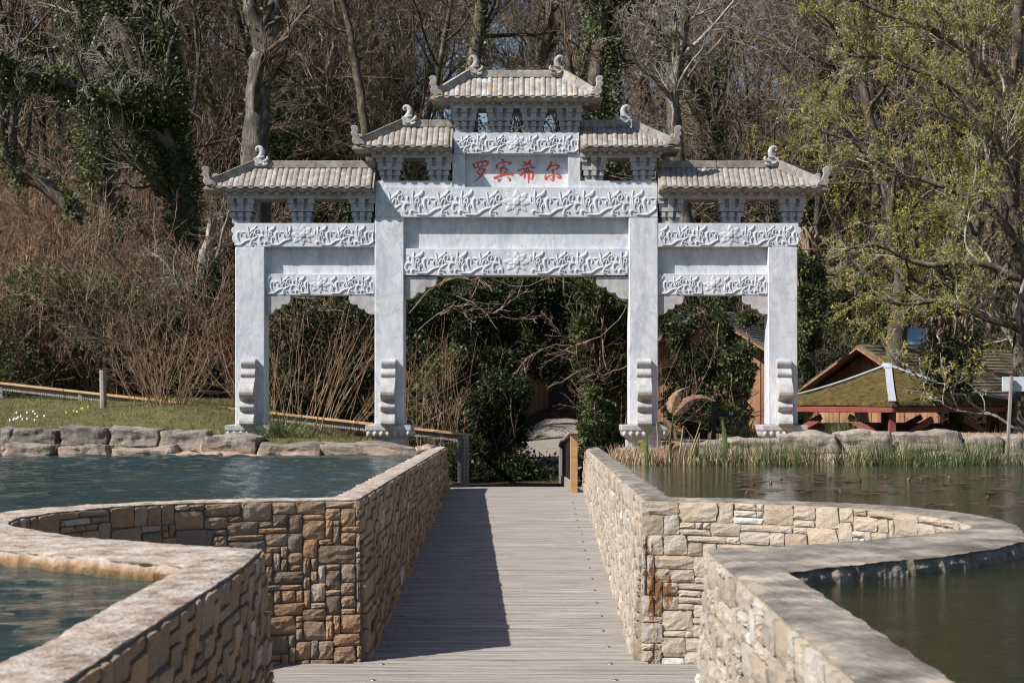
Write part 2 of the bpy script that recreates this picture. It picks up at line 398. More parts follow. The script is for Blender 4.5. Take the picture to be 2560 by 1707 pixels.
def mesh_object(name, verts, faces, mat, parent=None, smooth=False, origin=None):
    me = bpy.data.meshes.new(name)
    off = world_loc(parent) if parent is not None else Vector((0, 0, 0))
    if origin is not None:
        off = Vector(origin)
    v = np.asarray(verts, dtype=np.float64).reshape(-1, 3) - np.array(off)
    me.from_pydata(v.tolist(), [], faces)
    if smooth:
        me.shade_smooth()
    for mm in (mat if isinstance(mat, (list, tuple)) else [mat]):
        me.materials.append(mm)
    o = link(bpy.data.objects.new(name, me))
    if parent is not None:
        o.parent = parent
        if origin is not None:
            o.location = Vector(origin) - world_loc(parent)
    elif origin is not None:
        o.location = origin
    return o

def fast_mesh(name, verts, quads, mat, smooth=False, tris=False):
    """mesh data from big numpy arrays"""
    me = bpy.data.meshes.new(name)
    k = 3 if tris else 4
    verts = np.ascontiguousarray(verts, dtype=np.float32)
    quads = np.ascontiguousarray(quads, dtype=np.int32)
    me.vertices.add(len(verts)); me.vertices.foreach_set("co", verts.ravel())
    me.loops.add(quads.size); me.loops.foreach_set("vertex_index", quads.ravel())
    me.polygons.add(len(quads))
    me.polygons.foreach_set("loop_start", np.arange(0, quads.size, k, dtype=np.int32))
    me.update(calc_edges=True)
    if smooth:
        me.shade_smooth()
    me.materials.append(mat)
    return me

class MB:
    def __init__(s):
        s.v = []; s.f = []
    def add(s, vs, fs):
        n = len(s.v)
        s.v.extend([tuple(p) for p in vs]); s.f.extend([tuple(i + n for i in f) for f in fs])
        return s
    def box(s, x0, x1, y0, y1, z0, z1, tx=0.0, ty=0.0):
        """tx, ty: how much each side is pulled in at the bottom"""
        return s.add([(x0 + tx, y0 + ty, z0), (x1 - tx, y0 + ty, z0), (x1 - tx, y1 - ty, z0), (x0 + tx, y1 - ty, z0),
                      (x0, y0, z1), (x1, y0, z1), (x1, y1, z1), (x0, y1, z1)],
                     [(3, 2, 1, 0), (4, 5, 6, 7), (0, 1, 5, 4), (1, 2, 6, 5), (2, 3, 7, 6), (3, 0, 4, 7)])
    def bar(s, a, b, w, h, up=(0, 0, 1)):
        a = Vector(a); b = Vector(b); d = (b - a).normalized()
        sd = d.cross(Vector(up))
        if sd.length < 1e-4: sd = Vector((1, 0, 0))
        sd.normalize(); u = sd.cross(d).normalized()
        sd = sd * w / 2; u = u * h / 2
        vs = [a - sd - u, a + sd - u, a + sd + u, a - sd + u, b - sd - u, b + sd - u, b + sd + u, b - sd + u]
        return s.add(vs, [(0, 1, 2, 3), (7, 6, 5, 4), (1, 0, 4, 5), (2, 1, 5, 6), (3, 2, 6, 7), (0, 3, 7, 4)])
    def prism_y(s, poly, y0, y1):
        """poly of (x, z), extruded along y"""
        n = len(poly)
        vs = [(x, y0, z) for x, z in poly] + [(x, y1, z) for x, z in poly]
        fs = [tuple(range(n)), tuple(reversed(range(n, 2 * n)))]
        fs += [(i, i + n, (i + 1) % n + n, (i + 1) % n) for i in range(n)]
        return s.add(vs, fs)
    def prism_x(s, poly, x0, x1):
        """poly of (y, z), extruded along x"""
        n = len(poly)
        vs = [(x0, y, z) for y, z in poly] + [(x1, y, z) for y, z in poly]
        fs = [tuple(range(n)), tuple(reversed(range(n, 2 * n)))]
        fs += [(i, (i + 1) % n, (i + 1) % n + n, i + n) for i in range(n)]
        return s.add(vs, fs)
    def tube(s, pts, rad, sides=8, cap=True, squash=1.0):
        n = len(pts); rings = []
        base = len(s.v)
        for i, p in enumerate(pts):
            p = Vector(p)
            d = (Vector(pts[min(i + 1, n - 1)]) - Vector(pts[max(i - 1, 0)])).normalized()
            ref = Vector((0, 1, 0)) if abs(d.y) < 0.9 else Vector((1, 0, 0))
            a = d.cross(ref).normalized(); c = a.cross(d).normalized()
            r = rad[i] if hasattr(rad, '__len__') else rad
            for k in range(sides):
                t = 2 * math.pi * k / sides
                s.v.append(tuple(p + a * math.cos(t) * r + c * math.sin(t) * r * squash))
        for i in range(n - 1):
            for k in range(sides):
                k2 = (k + 1) % sides
                s.f.append((base + i * sides + k, base + i * sides + k2, base + (i + 1) * sides + k2, base + (i + 1) * sides + k))
        if cap:
            s.f.append(tuple(base + k for k in reversed(range(sides))))
            s.f.append(tuple(base + (n - 1) * sides + k for k in range(sides)))
        return s
    def build(s, name, mat, parent=None, smooth=False, bevel=0.0, label=None, fix=True):
        o = mesh_object(name, s.v, s.f, mat, parent, smooth)
        if fix or bevel:
            bm = bmesh.new(); bm.from_mesh(o.data)
            bmesh.ops.recalc_face_normals(bm, faces=bm.faces)
            if bevel:
                ed = [e for e in bm.edges if len(e.link_faces) == 2 and e.calc_face_angle(0) > 0.6]
                bmesh.ops.bevel(bm, geom=ed, offset=bevel, segments=1, affect='EDGES')
            bm.to_mesh(o.data); bm.free()
            if smooth: o.data.shade_smooth()
        if label: o['label'] = label
        return o

def catmull(P, n=5):
    P = [Vector(p) for p in P]
    if len(P) < 3:
        return [P[0].lerp(P[-1], t / n) for t in range(n + 1)]
    out = []
    Q = [P[0] * 2 - P[1]] + P + [P[-1] * 2 - P[-2]]
    for i in range(1, len(Q) - 2):
        p0, p1, p2, p3 = Q[i - 1], Q[i], Q[i + 1], Q[i + 2]
        for k in range(n):
            t = k / n
            out.append(0.5 * ((2 * p1) + (p2 - p0) * t + (2 * p0 - 5 * p1 + 4 * p2 - p3) * t * t + (3 * p1 - p0 - 3 * p2 + p3) * t ** 3))
    out.append(P[-1])
    return out
# ------------------------------------------------------------------ the marble gate
GY = 23.60                       # front plane of the columns
GB = GY + 0.40                   # back plane
def gx(p, D=GY): return (p - VX) / F * D
def gz(p, D=GY): return EYE - (p - VY) / F * D
GC = 1291.0
gate = thing('memorial_gate', 'white marble Chinese gateway with four columns, carved beams and five tiled roofs', 'gateway', (gx(GC), GY + 0.2, -0.05))

def ridge_stroke(mb, pts, w, h, y0, smooth_n=4, tear=True, flat=False):
    """a carved stroke lying on plane y = y0, rising towards -y"""
    P = catmull([(x, 0, z) for x, z in pts], smooth_n)
    n = len(P); base = len(mb.v)
    for i, p in enumerate(P):
        d = P[min(i + 1, n - 1)] - P[max(i - 1, 0)]
        if d.length < 1e-9: d = Vector((1, 0, 0))
        d.normalize()
        nx, nz = -d.z, d.x
        t = i / (n - 1)
        if callable(w): ww = w(t)
        elif tear: ww = w * (0.25 + 0.75 * math.sin(math.pi * min(1, t * 0.85 + 0.12)) ** 0.7)
        else: ww = w
        hh = h * (0.5 + 0.5 * ww / (w(0.5) if callable(w) else w))
        for o, k in ((-1, 0), (-0.72, .75), (-.15, 1.0), (.5, .85), (1, 0)) if not flat else ((-1, 0), (-.85, 1), (0, 1), (.85, 1), (1, 0)):
            mb.v.append((p.x + nx * ww * o, y0 - hh * k + (0.004 if k == 0 else 0), p.z + nz * ww * o))
    for i in range(n - 1):
        for k in range(4):
            a = base + i * 5 + k
            mb.f.append((a, a + 5, a + 6, a + 1))
    mb.f.append(tuple(base + k for k in range(5)))
    mb.f.append(tuple(base + (n - 1) * 5 + k for k in reversed(range(5))))

UNIT = [  # vine unit drawn on a field one beam height tall and 1.63 heights long
    ([(.44, .05), (.65, .05), (.84, .06), (1.03, .2), (1.19, .27), (1.36, .31), (1.63, .44)], .045),
    ([(0, .46), (.2, .46), (.33, .33), (.44, .18), (.62, .07)], .045),
    ([(.42, .2), (.34, .44), (.32, .7), (.34, .92)], .042),
    ([(.37, .66), (.52, .74), (.62, .82), (.67, .94)], .065),
    ([(.38, .46), (.46, .62), (.53, .62), (.53, .46)], .045),
    ([(.40, .36), (.43, .48), (.49, .46), (.49, .34)], .036),
    ([(.29, .42), (.27, .62), (.18, .72), (.14, .60), (.18, .52)], .038),
    ([(.20, .74), (.13, .78), (.05, .83)], .03),
    ([(.86, .09), (.74, .26), (.70, .53), (.78, .64), (.86, .56), (.85, .44)], .05),
    ([(.20, .45), (.06, .42), (.02, .28), (.08, .13), (.14, .2)], .05),
    ([(.42, .13), (.30, .20), (.25, .12), (.29, .06)], .038),
    ([(.57, .14), (.54, .30), (.60, .42), (.64, .30)], .032),
    ([(1.32, .3), (1.22, .44), (1.19, .66), (1.15, .88)], .04),
    ([(1.24, .62), (1.36, .74), (1.44, .80), (1.52, .93)], .06),
    ([(1.19, .40), (1.10, .60), (1.00, .64), (.90, .62)], .042),
    ([(1.10, .56), (1.06, .46), (1.10, .38)], .03),
    ([(1.25, .42), (1.34, .60), (1.41, .58), (1.40, .44)], .042),
    ([(1.62, .46), (1.49, .52), (1.47, .68), (1.57, .77), (1.62, .66), (1.57, .60)], .038),
    ([(1.48, .36), (1.32, .22), (1.29, .06), (1.38, .05)], .042),
    ([(1.36, .14), (1.46, .16), (1.47, .07)], .03),
]
def vine(mb, x0, x1, z0, H, y0, h, start=0.0, mirror=False):
    """vine units from x0 to x1; start: how far into the unit the run begins (in units)"""
    L = x1 - x0
    n_units = L / (1.63 * H)
    k0 = math.floor(start)
    u = k0
    while (u - start) * 1.63 * H < L:
        for pts, w in UNIT:
            q = [((px + (u - start) * 1.63) * H, pz) for px, pz in pts]
            xs = [a for a, _ in q]
            if min(xs) < 0.02 * H or max(xs) > L - 0.02 * H:
                q2 = [(min(max(a, .03 * H), L - .03 * H), b_) for a, b_ in q]
                if max(xs) < 0.1 * H or min(xs) > L - 0.1 * H: continue
                q = q2
            r = [((x1 - a) if mirror else (x0 + a), z0 + (0.04 + 0.92 * b_) * H) for a, b_ in q]
            ridge_stroke(mb, r, w * H * 1.12, h, y0)
        u += 1

def flower(mb, cx, cz, R, y0, h, petals=8, squash=0.86):
    for ring, (rr, ww, hh, off) in enumerate(((1.0, .26, .75, 0.0), (.66, .2, 1.1, .5))):
        for k in range(petals):
            a = 2 * math.pi * (k + off) / petals + math.pi / 2
            c, s_ = math.cos(a), math.sin(a) * squash
            pts = [(cx + c * R * t * rr, cz + s_ * R * t * rr) for t in (.12, .45, .8, 1.0)]
            ridge_stroke(mb, pts, lambda t, W_=ww * R: W_ * (0.06 + 1.0 * math.sin(math.pi * min(1, t * .97 + .03)) ** .9) * (1 - .35 * t), h * hh * .8, y0, 3)
    ring_pts = []
    for rr, hh in ((.24, 1.2), (.17, 1.6), (.07, 1.7)):
        ring_pts.append([(cx + math.cos(t) * R * rr, y0 - h * hh, cz + math.sin(t) * R * rr) for t in [2 * math.pi * k / 10 for k in range(10)]])
    vs = [p for r_ in ring_pts for p in r_] + [(cx, y0 - h * 1.7, cz)]
    base0 = [(cx + math.cos(t) * R * .3, y0 + .003, cz + math.sin(t) * R * .3) for t in [2 * math.pi * k / 10 for k in range(10)]]
    vs = base0 + vs
    fs = []
    for r_ in range(3):
        for k in range(10):
            fs.append((r_ * 10 + k, r_ * 10 + (k + 1) % 10, (r_ + 1) * 10 + (k + 1) % 10, (r_ + 1) * 10 + k))
    for k in range(10): fs.append((30 + k, 30 + (k + 1) % 10, 40))
    mb.add(vs, fs)

def carved_beam(x0, x1, zt, zb, y0, y1, fl=0.55, start_l=0.0, start_r=0.0, scroll=0, thick=0.015, parent=gate, fh=1.0):
    """x0.. in metres; scroll: -1 or 1 gives that end a lobed outline"""
    H = zt - zb
    if scroll:
        s = scroll; xe = x0 if s < 0 else x1
        lob = [(0, 1), (0, .86), (-.10, .80), (-.15, .66), (-.04, .55), (-.10, .42), (-.07, .24), (.04, .10), (.12, 0)]
        pts = [(xe - s * a * H * 1.0 if s > 0 else xe + a * H, zb + b_ * H) for a, b_ in lob]
        # lobes: negative a sticks out beyond the end by up to .15 H, so pull the end in
        pts = [((xe + s * (-a - .15) * H), zb + b_ * H) for a, b_ in lob]
        other = x1 if s < 0 else x0
        poly = [(other, zt)] + pts + [(other, zb)]
        mb = MB().prism_y(poly, y0, y1)
        if s < 0: x0i, x1i = x0 + .1 * H, x1
        else: x0i, x1i = x0, x1 - .1 * H
    else:
        mb = MB().box(x0, x1, y0, y1, zb, zt)
        x0i, x1i = x0, x1
    bm_ = mb.build('carved_beam', MAT['marble'], parent, bevel=0.004)
    cx = (x0 + x1) / 2; R = H * fl
    v = MB()
    vine(v, x0i + .03 * H, cx - R * .8, zb, H, y0, thick, start_l)
    vine(v, cx + R * .8, x1i - .03 * H, zb, H, y0, thick, start_r)
    v.build('vine_carving', MAT['marble'], bm_, smooth=False)
    f_ = MB(); flower(f_, cx, zb + H * .5, H * .5 * fh, y0, thick)
    f_.build('flower_carving', MAT['marble'], bm_)
    return bm_

OUT_COL = (588, 661.5); IN_COL = (936.5, 1010)
def mir(p): return 2 * GC - p
def column(pxl, pxr, ztop):
    x0, x1 = gx(pxl), gx(pxr); zt = gz(ztop)
    MB().box(x0, x1, GY, GB, gz(1062), zt).build('column', MAT['marble'], gate, bevel=0.012)
    cx = (x0 + x1) / 2
    # plinth: slab over a beaded band over a lower block
    p = MB()
    hw, hd = .325, .36; yc = (GY + GB) / 2 - 0.04
    zt = gz(1062)
    p.box(cx - hw, cx + hw, yc - hd, yc + hd, zt - .075, zt)
    prof = [(.0, zt - .075), (-.012, zt - .10), (-.018, zt - .13), (-.03, zt - .16), (-.075, zt - .19)]
    for (o1, a), (o2, b_) in zip(prof[:-1], prof[1:]):
        p.add([(cx + sx * (hw + o), yc + sy * (hd + o), z) for o, z in ((o1, a), (o2, b_)) for sx, sy in ((-1, -1), (1, -1), (1, 1), (-1, 1))],
              [(0, 1, 5, 4), (1, 2, 6, 5), (2, 3, 7, 6), (3, 0, 4, 7)])
    p.box(cx - hw + .085, cx + hw - .085, yc - hd + .085, yc + hd - .085, zt - .36, zt - .188)
    p.box(cx - hw + .055, cx + hw - .055, yc - hd + .055, yc + hd - .055, zt - .46, zt - .345)
    pl = p.build('plinth', MAT['marble_weathered'], gate, bevel=0.006)
    bead = MB()
    for side in range(2):
        for k in range(7):
            t = -hw + .045 + k * (2 * hw - .09) / 6
            if side == 0: c0 = Vector((cx + t, yc - hd + .012, zt - .125))
            else: c0 = Vector((cx + hw - .012, yc + t * hd / hw, zt - .125))
            for u in range(1):
                vs = []; fs = []
                NS, NR = 8, 3
                for r_ in range(NR + 1):
                    ph = math.pi / 2 * r_ / NR
                    for q in range(NS):
                        a = 2 * math.pi * q / NS
                        lx = math.cos(a) * math.cos(ph) * .034; lz = math.sin(a) * math.cos(ph) * .045; ly = -math.sin(ph) * .034
                        vs.append((c0.x + lx, c0.y + ly, c0.z + lz) if side == 0 else (c0.x - ly, c0.y + lx, c0.z + lz))
                for r_ in range(NR):
                    for q in range(NS):
                        fs.append((r_ * NS + q, r_ * NS + (q + 1) % NS, (r_ + 1) * NS + (q + 1) % NS, (r_ + 1) * NS + q))
                bead.add(vs, fs)
    bead.build('bead_row', MAT['marble_weathered'], pl, smooth=True)
    # scroll-shaped buttress leaning on the column front (drum stone seen from the front)
    prof = []
    zb_, zt_ = gz(1062), gz(898)
    Hh = zt_ - zb_
    segs = [(1.0, .06), (.998, .12)]
    for f0, f1, d0, d1, bulge, skew in ((.985, .862, .15, .13, .035, .4), (.855, .722, .135, .165, .05, .55), (.712, .372, .18, .24, .165, .62), (.362, .208, .22, .235, .09, .5), (.198, .0, .22, .33, .05, .55)):
        for k in range(9):
            t = k / 8
            segs.append((f0 + (f1 - f0) * t, d0 + (d1 - d0) * t + bulge * math.sin(math.pi * t ** (math.log(.5) / math.log(skew))) ** .75))
    poly = [(GY + .02, zt_)] + [(GY - d * 0.88, zb_ + f_ * Hh) for f_, d in segs] + [(GY + .02, zb_)]
    sw = .105
    MB().prism_x(poly, cx - sw, cx + sw).build('scroll_buttress', MAT['marble_weathered'], gate, bevel=0.006)
for a, b_, t in ((*OUT_COL, 617), (*IN_COL, 543), (mir(IN_COL[1]), mir(IN_COL[0]), 543), (mir(OUT_COL[1]), mir(OUT_COL[0]), 617)):
    column(a, b_, t)

# beams; each tuple in source pixels measured at the beam's own depth
def bx(a, D): return gx(a, D)
Yc = GY - 0.005
# centre: wide upper beam over the inner columns, plain strip above it, recessed panel, lower beam, corner brackets
carved_beam(bx(938, Yc), bx(mir(938), Yc), gz(468), gz(543), Yc, GB + .005, .56, .45, .1)
MB().box(gx(938), gx(1131), GY + .02, GB - .02, gz(468) + .001, gz(452)).build('plain_course', MAT['marble'], gate, bevel=.004)
MB().box(gx(mir(1131)), gx(mir(938)), GY + .02, GB - .02, gz(468) + .001, gz(452)).build('plain_course', MAT['marble'], gate, bevel=.004)
Yp = GY + .11
MB().box(gx(1010) - .002, gx(mir(1010)) + .002, Yp, GB - .08, gz(621), gz(543)).build('recessed_panel', MAT['marble'], gate)
Yl = GY + .02
carved_beam(gx(1010), gx(mir(1010)), gz(621), gz(688), Yl, GB - .03, .62, .0, .1)
def corner_bracket(x, z, w, h, s, y0=GY + .05, y1=GY + .27):
    """s = +1: grows to the right of x"""
    lob = [(0, 0), (1, 0), (1, -.22)]
    cs = [((1, -.22), (.66, -.48)), ((.66, -.48), (.40, -.72)), ((.40, -.72), (0, -1.0))]
    pts = [(0, 0), (1, 0), (1, -.16)]
    for (ax, az), (bx_, bz) in cs:
        mx, mz = (ax + bx_) / 2, (az + bz) / 2
        for k in range(1, 6):
            t = k / 5
            px = ax + (bx_ - ax) * t; pz = az + (bz - az) * t
            bul = math.sin(math.pi * t) * .10
            pts.append((px + bul * .75, pz - bul))
    poly = [(x + s * a * w, z + b_ * h) for a, b_ in pts]
    MB().prism_y(poly, y0, y1).build('corner_bracket', MAT['marble_weathered'], gate, bevel=.005)
corner_bracket(gx(1010), gz(690), .47, .33, 1)
corner_bracket(gx(mir(1010)), gz(690), .47, .33, -1)
# side bays
for s in (-1, 1):
    xo = lambda p: gx(p if s < 0 else mir(p))
    a, b_ = sorted((xo(577), xo(936)))
    carved_beam(a + (.002 if s > 0 else 0), b_ - (.002 if s < 0 else 0), gz(558), gz(617), GY + .004, GB + .003, .62, .35 if s < 0 else .2, .1, scroll=s, fh=1.05)
    a, b_ = sorted((xo(661), xo(936)))
    MB().box(a - .001, b_ + .001, GY + .13, GB - .1, gz(684), gz(617)).build('recessed_panel', MAT['marble'], gate)
    carved_beam(a, b_, gz(684), gz(737), GY + .045, GB - .05, .66, .28, .28)
    corner_bracket(min(a, b_), gz(738.5), .37, .27, 1)
    corner_bracket(max(a, b_), gz(738.5), .37, .27, -1)
# centre tablet: two posts, recessed tablet, beam above
for s in (-1, 1):
    xo = lambda p: gx(p if s < 0 else mir(p))
    a, b_ = sorted((xo(1131), xo(1162)))
    MB().box(a, b_, GY + .03, GB - .03, gz(468) + .001, gz(384)).build('tablet_post', MAT['marble'], gate, bevel=.004)
tablet = MB().box(gx(1162) - .001, gx(mir(1162)) + .001, GY + .14, GB - .1, gz(468), gz(384)).build('inscribed_tablet', MAT['marble'], gate)
carved_beam(gx(1134), gx(mir(1134)), gz(332), gz(384), GY + .004, GB + .003, .62, .5, .1)

# the four red characters, drawn stroke by stroke (coordinates on a 2352 x 784 enlargement of the tablet)
CHARS = [
 [([(315, 240), (350, 265), (375, 330)], 17, 20, 8), ([(350, 240), (430, 205), (520, 190), (600, 185), (632, 205)], 8, 14, 18),
  ([(628, 200), (612, 245), (580, 285)], 19, 15, 9), ([(440, 225), (430, 265), (425, 300)], 12, 11, 8), ([(520, 210), (512, 250), (505, 280)], 13, 12, 8),
  ([(375, 315), (450, 300), (520, 285), (585, 275)], 6, 10, 8), ([(470, 310), (440, 370), (405, 410)], 12, 14, 6),
  ([(455, 350), (530, 330), (560, 350), (500, 450), (420, 540), (325, 600)], 7, 20, 3), ([(410, 400), (450, 430), (505, 485)], 12, 16, 12)],
 [([(880, 150), (930, 175), (950, 215)], 8, 20, 12), ([(815, 235), (800, 290), (795, 345)], 13, 17, 4), ([(815, 240), (900, 215), (1010, 200), (1085, 215)], 7, 10, 16),
  ([(1090, 220), (1050, 240), (1005, 262)], 16, 12, 3), ([(920, 255), (955, 270), (900, 310), (850, 330)], 6, 13, 10), ([(880, 330), (885, 390), (870, 455)], 15, 15, 12),
  ([(880, 335), (950, 320), (1000, 345), (960, 400), (945, 430)], 10, 15, 9), ([(735, 510), (840, 470), (960, 440), (1060, 432), (1115, 448)], 18, 13, 17),
  ([(815, 525), (835, 560), (830, 590)], 9, 20, 5), ([(850, 545), (885, 520)], 9, 3, 3), ([(1005, 490), (1050, 530), (1045, 570)], 6, 20, 14)],
 [([(1425, 160), (1455, 195), (1400, 240), (1295, 285)], 8, 22, 5), ([(1320, 200), (1380, 225), (1430, 240), (1485, 275)], 15, 12, 13),
  ([(1205, 375), (1300, 340), (1420, 310), (1500, 300), (1555, 318)], 14, 10, 14), ([(1500, 318), (1470, 342)], 9, 3, 3),
  ([(1405, 300), (1370, 360), (1300, 430), (1240, 450)], 12, 11, 14), ([(1350, 385), (1345, 440), (1335, 515)], 12, 13, 12),
  ([(1345, 400), (1430, 385), (1505, 395), (1500, 470), (1485, 535), (1460, 510)], 9, 17, 6), ([(1420, 330), (1418, 440), (1420, 530), (1418, 615)], 13, 15, 4)],
 [([(1830, 182), (1870, 210), (1850, 260), (1815, 320), (1775, 365)], 6, 21, 16), ([(1790, 325), (1880, 280), (1960, 262), (2025, 275), (1985, 330), (1900, 352), (1850, 362)], 10, 15, 4),
  ([(1895, 365), (1910, 440), (1905, 510), (1890, 560), (1855, 530), (1825, 515)], 16, 19, 4), ([(1750, 440), (1745, 480), (1755, 540), (1800, 480), (1890, 445)], 8, 15, 3),
  ([(1970, 435), (2010, 450), (2045, 485), (2035, 525)], 7, 20, 14), ([(1965, 475), (2000, 495), (2030, 520)], 8, 14, 12)],
]
for ch in CHARS:
    mb = MB(); Yt = GY + .14
    for pts, wa, wb, wc in ch:
        q = [(gx(1140 + a / 7.84, Yt), gz(380 + b_ / 7.84, Yt)) for a, b_ in pts]
        k = Yt / F / 7.84 * 0.98
        ridge_stroke(mb, q, lambda t, wa=wa, wb=wb, wc=wc, k=k * 1.22: k * (wa + (wb - wa) * min(1, t * 2) if t < .5 else wb + (wc - wb) * (t - .5) * 2), .006, Yt, 5, flat=True)
    mb.build('character', MAT['red'], tablet)

# bracket sets under the eaves
def bracket_set(cx, zt, zb, w=.386, D0=GY + .02):
    H = zt - zb; mb = MB(); d = GB - GY - .04
    sc = w / .386
    for (w1, w2, capw, z1, z2, z3, yo) in ((.386, .352, .092, 1.0, .80, .47, 0.0), (.297, .267, .068, .45, .245, 0.0, .03)):
        w1 *= sc; w2 *= sc; capw *= sc
        za, zc, ze = zb + z1 * H, zb + z2 * H, zb + z3 * H
        y0, y1 = D0 + yo, D0 + d - yo
        mb.box(cx - w2 / 2 + .012, cx + w2 / 2 - .012, y0 + .032, y1 - .032, ze, za)        # core behind the caps
        for sx in (-1, 0, 1):
            cw = capw
            c = cx + sx * (w1 - cw) / 2
            py = .045 if sx == 0 else .025
            mb.box(c - cw / 2, c + cw / 2, y0 - py, y1 + py, zc, za - .002)
            cn = cx + sx * (w2 - cw * .95) / 2
            py2 = .022 if sx == 0 else .0
            mb.box(cn - cw * .45, cn + cw * .45, y0 - py2, y1 + py2, ze, zc - .001, .002, .004)
        mb.box(cx - w2 / 2 + .004, cx + w2 / 2 - .004, y0 + .003, y1 - .003, ze + .001, ze + (zc - ze) * .5)
        # side arms
        for sy in (-.3, 0, .3):
            yc = (y0 + y1) / 2 + sy * d
            mb.box(cx - w1 / 2 + .006, cx + w1 / 2 - .006, yc - .035, yc + .035, zc + .004, za - .006)
    mb.build('eave_bracket', MAT['marble_weathered'], gate, bevel=.0)

for p in (1160.5, 1249.5): 
    for q in (p, mir(p) + 2): bracket_set(gx(q), gz(270), gz(330))
for p in (974, 1097):
    for q in (p, mir(p)): bracket_set(gx(q), gz(393), gz(453))
for p, ww in ((601, .386), (752, .386), (905, .37)):
    for q in (p, mir(p)): bracket_set(gx(q), gz(496.5), gz(557), ww)

# roofs
def roof(ex0, ex1, rx0, rx1, ze_px, zr_px, slab_px, slabx0, slabx1, hipl, hipr, mat, label):
    """all in source pixels: eave corners, ridge ends, eave and ridge heights, slab under the eave"""
    YF = GY - .20; YB = GB + .20; YM = (GY + GB) / 2
    Dz = YF
    ze = EYE - (ze_px - VY) / F * YF
    zr = EYE - (zr_px - VY) / F * YM
    X0, X1 = gx(ex0, YF), gx(ex1, YF)
    R0, R1 = gx(rx0, YM), gx(rx1, YM)
    if not hipl: X0 = R0 = gx(ex0, GY)
    if not hipr: X1 = R1 = gx(ex1, GY)
    S0, S1 = gx(slabx0), gx(slabx1)
    zs = gz(slab_px[1]); zst = gz(slab_px[0])
    base = link(bpy.data.objects.new('roof', bpy.data.meshes.new('roof')))
    # roof body
    vs = [(X0, YF, ze), (X1, YF, ze), (X1, YB, ze), (X0, YB, ze), (R0, YM, zr), (R1, YM, zr),
          (X0, YF, ze - .03), (X1, YF, ze - .03), (X1, YB, ze - .03), (X0, YB, ze - .03)]
    s0 = (S0 if hipl else X0); s1 = (S1 if hipr else X1)
    vs += [(s0, GY - .03, zst), (s1, GY - .03, zst), (s1, GB + .03, zst), (s0, GB + .03, zst)]
    fs = [(0, 1, 5, 4), (2, 3, 4, 5), (3, 0, 4), (1, 2, 5), (0, 6, 7, 1), (1, 7, 8, 2), (2, 8, 9, 3), (3, 9, 6, 0),
          (6, 10, 11, 7), (7, 11, 12, 8), (8, 12, 13, 9), (9, 13, 10, 6), (13, 12, 11, 10)]
    vs2 = np.array(vs) - np.array(world_loc(gate))
    base.data.from_pydata(vs2.tolist(), [], fs); base.data.materials.append(MAT[mat]); base.parent = gate
    bm = bmesh.new(); bm.from_mesh(base.data); bmesh.ops.recalc_face_normals(bm, faces=bm.faces); bm.to_mesh(base.data); bm.free()
    base['label'] = label
    MB().box(s0 + (.004 if hipl else .002), s1 - (.004 if hipr else .002), GY - .028, GB + .028, zs, zst - .001).build('eave_slab', MAT['marble_weathered'], base, bevel=.005)
    # tiles: round cover tiles with flat pan tiles between, each run its own piece
    L = X1 - X0; pitch = .15; n = max(3, round(L / pitch)); pitch = L / n
    rng = random.Random(int(ex0))
    for side in (0, 1):
        ye = YF if side == 0 else YB
        sg = 1 if side == 0 else -1
        for i in range(n):
            x = X0 + (i + .5) * pitch
            for kind in ('cover', 'pan'):
                xx = x + (pitch * .5 if kind == 'pan' else 0)
                if kind == 'pan' and i == n - 1: continue
                t = 1.0
                if hipl: t = min(t, (xx - X0) / (R0 - X0))
                if hipr: t = min(t, (X1 - xx) / (X1 - R1))
                t = t - .03
                if t < .08: continue
                m_ = MB(); r = pitch * .26 if kind == 'cover' else pitch * .25
                K = 7; r *= rng.uniform(.95, 1.05)
                A = Vector((xx, ye - sg * .012, ze + .004)); B = Vector((xx, ye + sg * (YM - YF) * t, ze + (zr - ze) * t + .002))
                up = Vector((0, -(zr - ze) * sg, (YM - YF))).normalized()
                hgt = .62 * r if kind == 'cover' else .014
                jit = rng.uniform(-.003, .003)
                rings = []
                for P in (A, B):
                    for k in range(K):
                        a = math.pi * k / (K - 1)
                        rings.append(P + Vector((math.cos(a) * r, 0, 0)) + up * (math.sin(a) * (hgt + jit)))
                fs_ = [(k, k + 1, K + k + 1, K + k) for k in range(K - 1)] + [tuple(range(K)), tuple(range(2 * K - 1, K - 1, -1))]
                m_.add(rings, fs_)
                if kind == 'cover':   # round end disc hanging at the eave
                    c = A + up * .012 + Vector((0, -sg * .002, -.004))
                    NS = 10
                    m_.add([c + Vector((math.cos(2 * math.pi * k / NS) * r * 1.05, yy, math.sin(2 * math.pi * k / NS) * r * .62)) for yy in (0, sg * .03) for k in range(NS)],
                           [tuple(range(NS)), tuple(range(2 * NS - 1, NS - 1, -1))] + [(k, (k + 1) % NS, NS + (k + 1) % NS, NS + k) for k in range(NS)])
                m_.build('cover_tile' if kind == 'cover' else 'pan_tile', MAT[mat], base, smooth=False)
    # rafter ends in two rows under the eave
    rf = MB()
    for row, (yo, zo) in enumerate(((.05, -.05), (.11, -.085))):
        nn = int(L / .075)
        for i in range(nn):
            if (i + row) % 2: continue
            xx = X0 + .03 + (L - .06) * (i + .5) / nn
            lim0 = X0 + (s0 - X0) * (yo / .17) if hipl else X0 + .03
            lim1 = X1 + (s1 - X1) * (yo / .17) if hipr else X1 - .03
            if xx < lim0 or xx > lim1: continue
            for a, c in ((YF + yo, YF + yo + .1), (YB - yo - .1, YB - yo)):
                rf.box(xx - .03, xx + .03, a, c, ze + zo, ze - .02)
    rf.build('rafter_ends', MAT['marble_weathered'], base)
    # ridge
    rz = EYE - (zr_px - 1 - VY) / F * YM
    top = .085
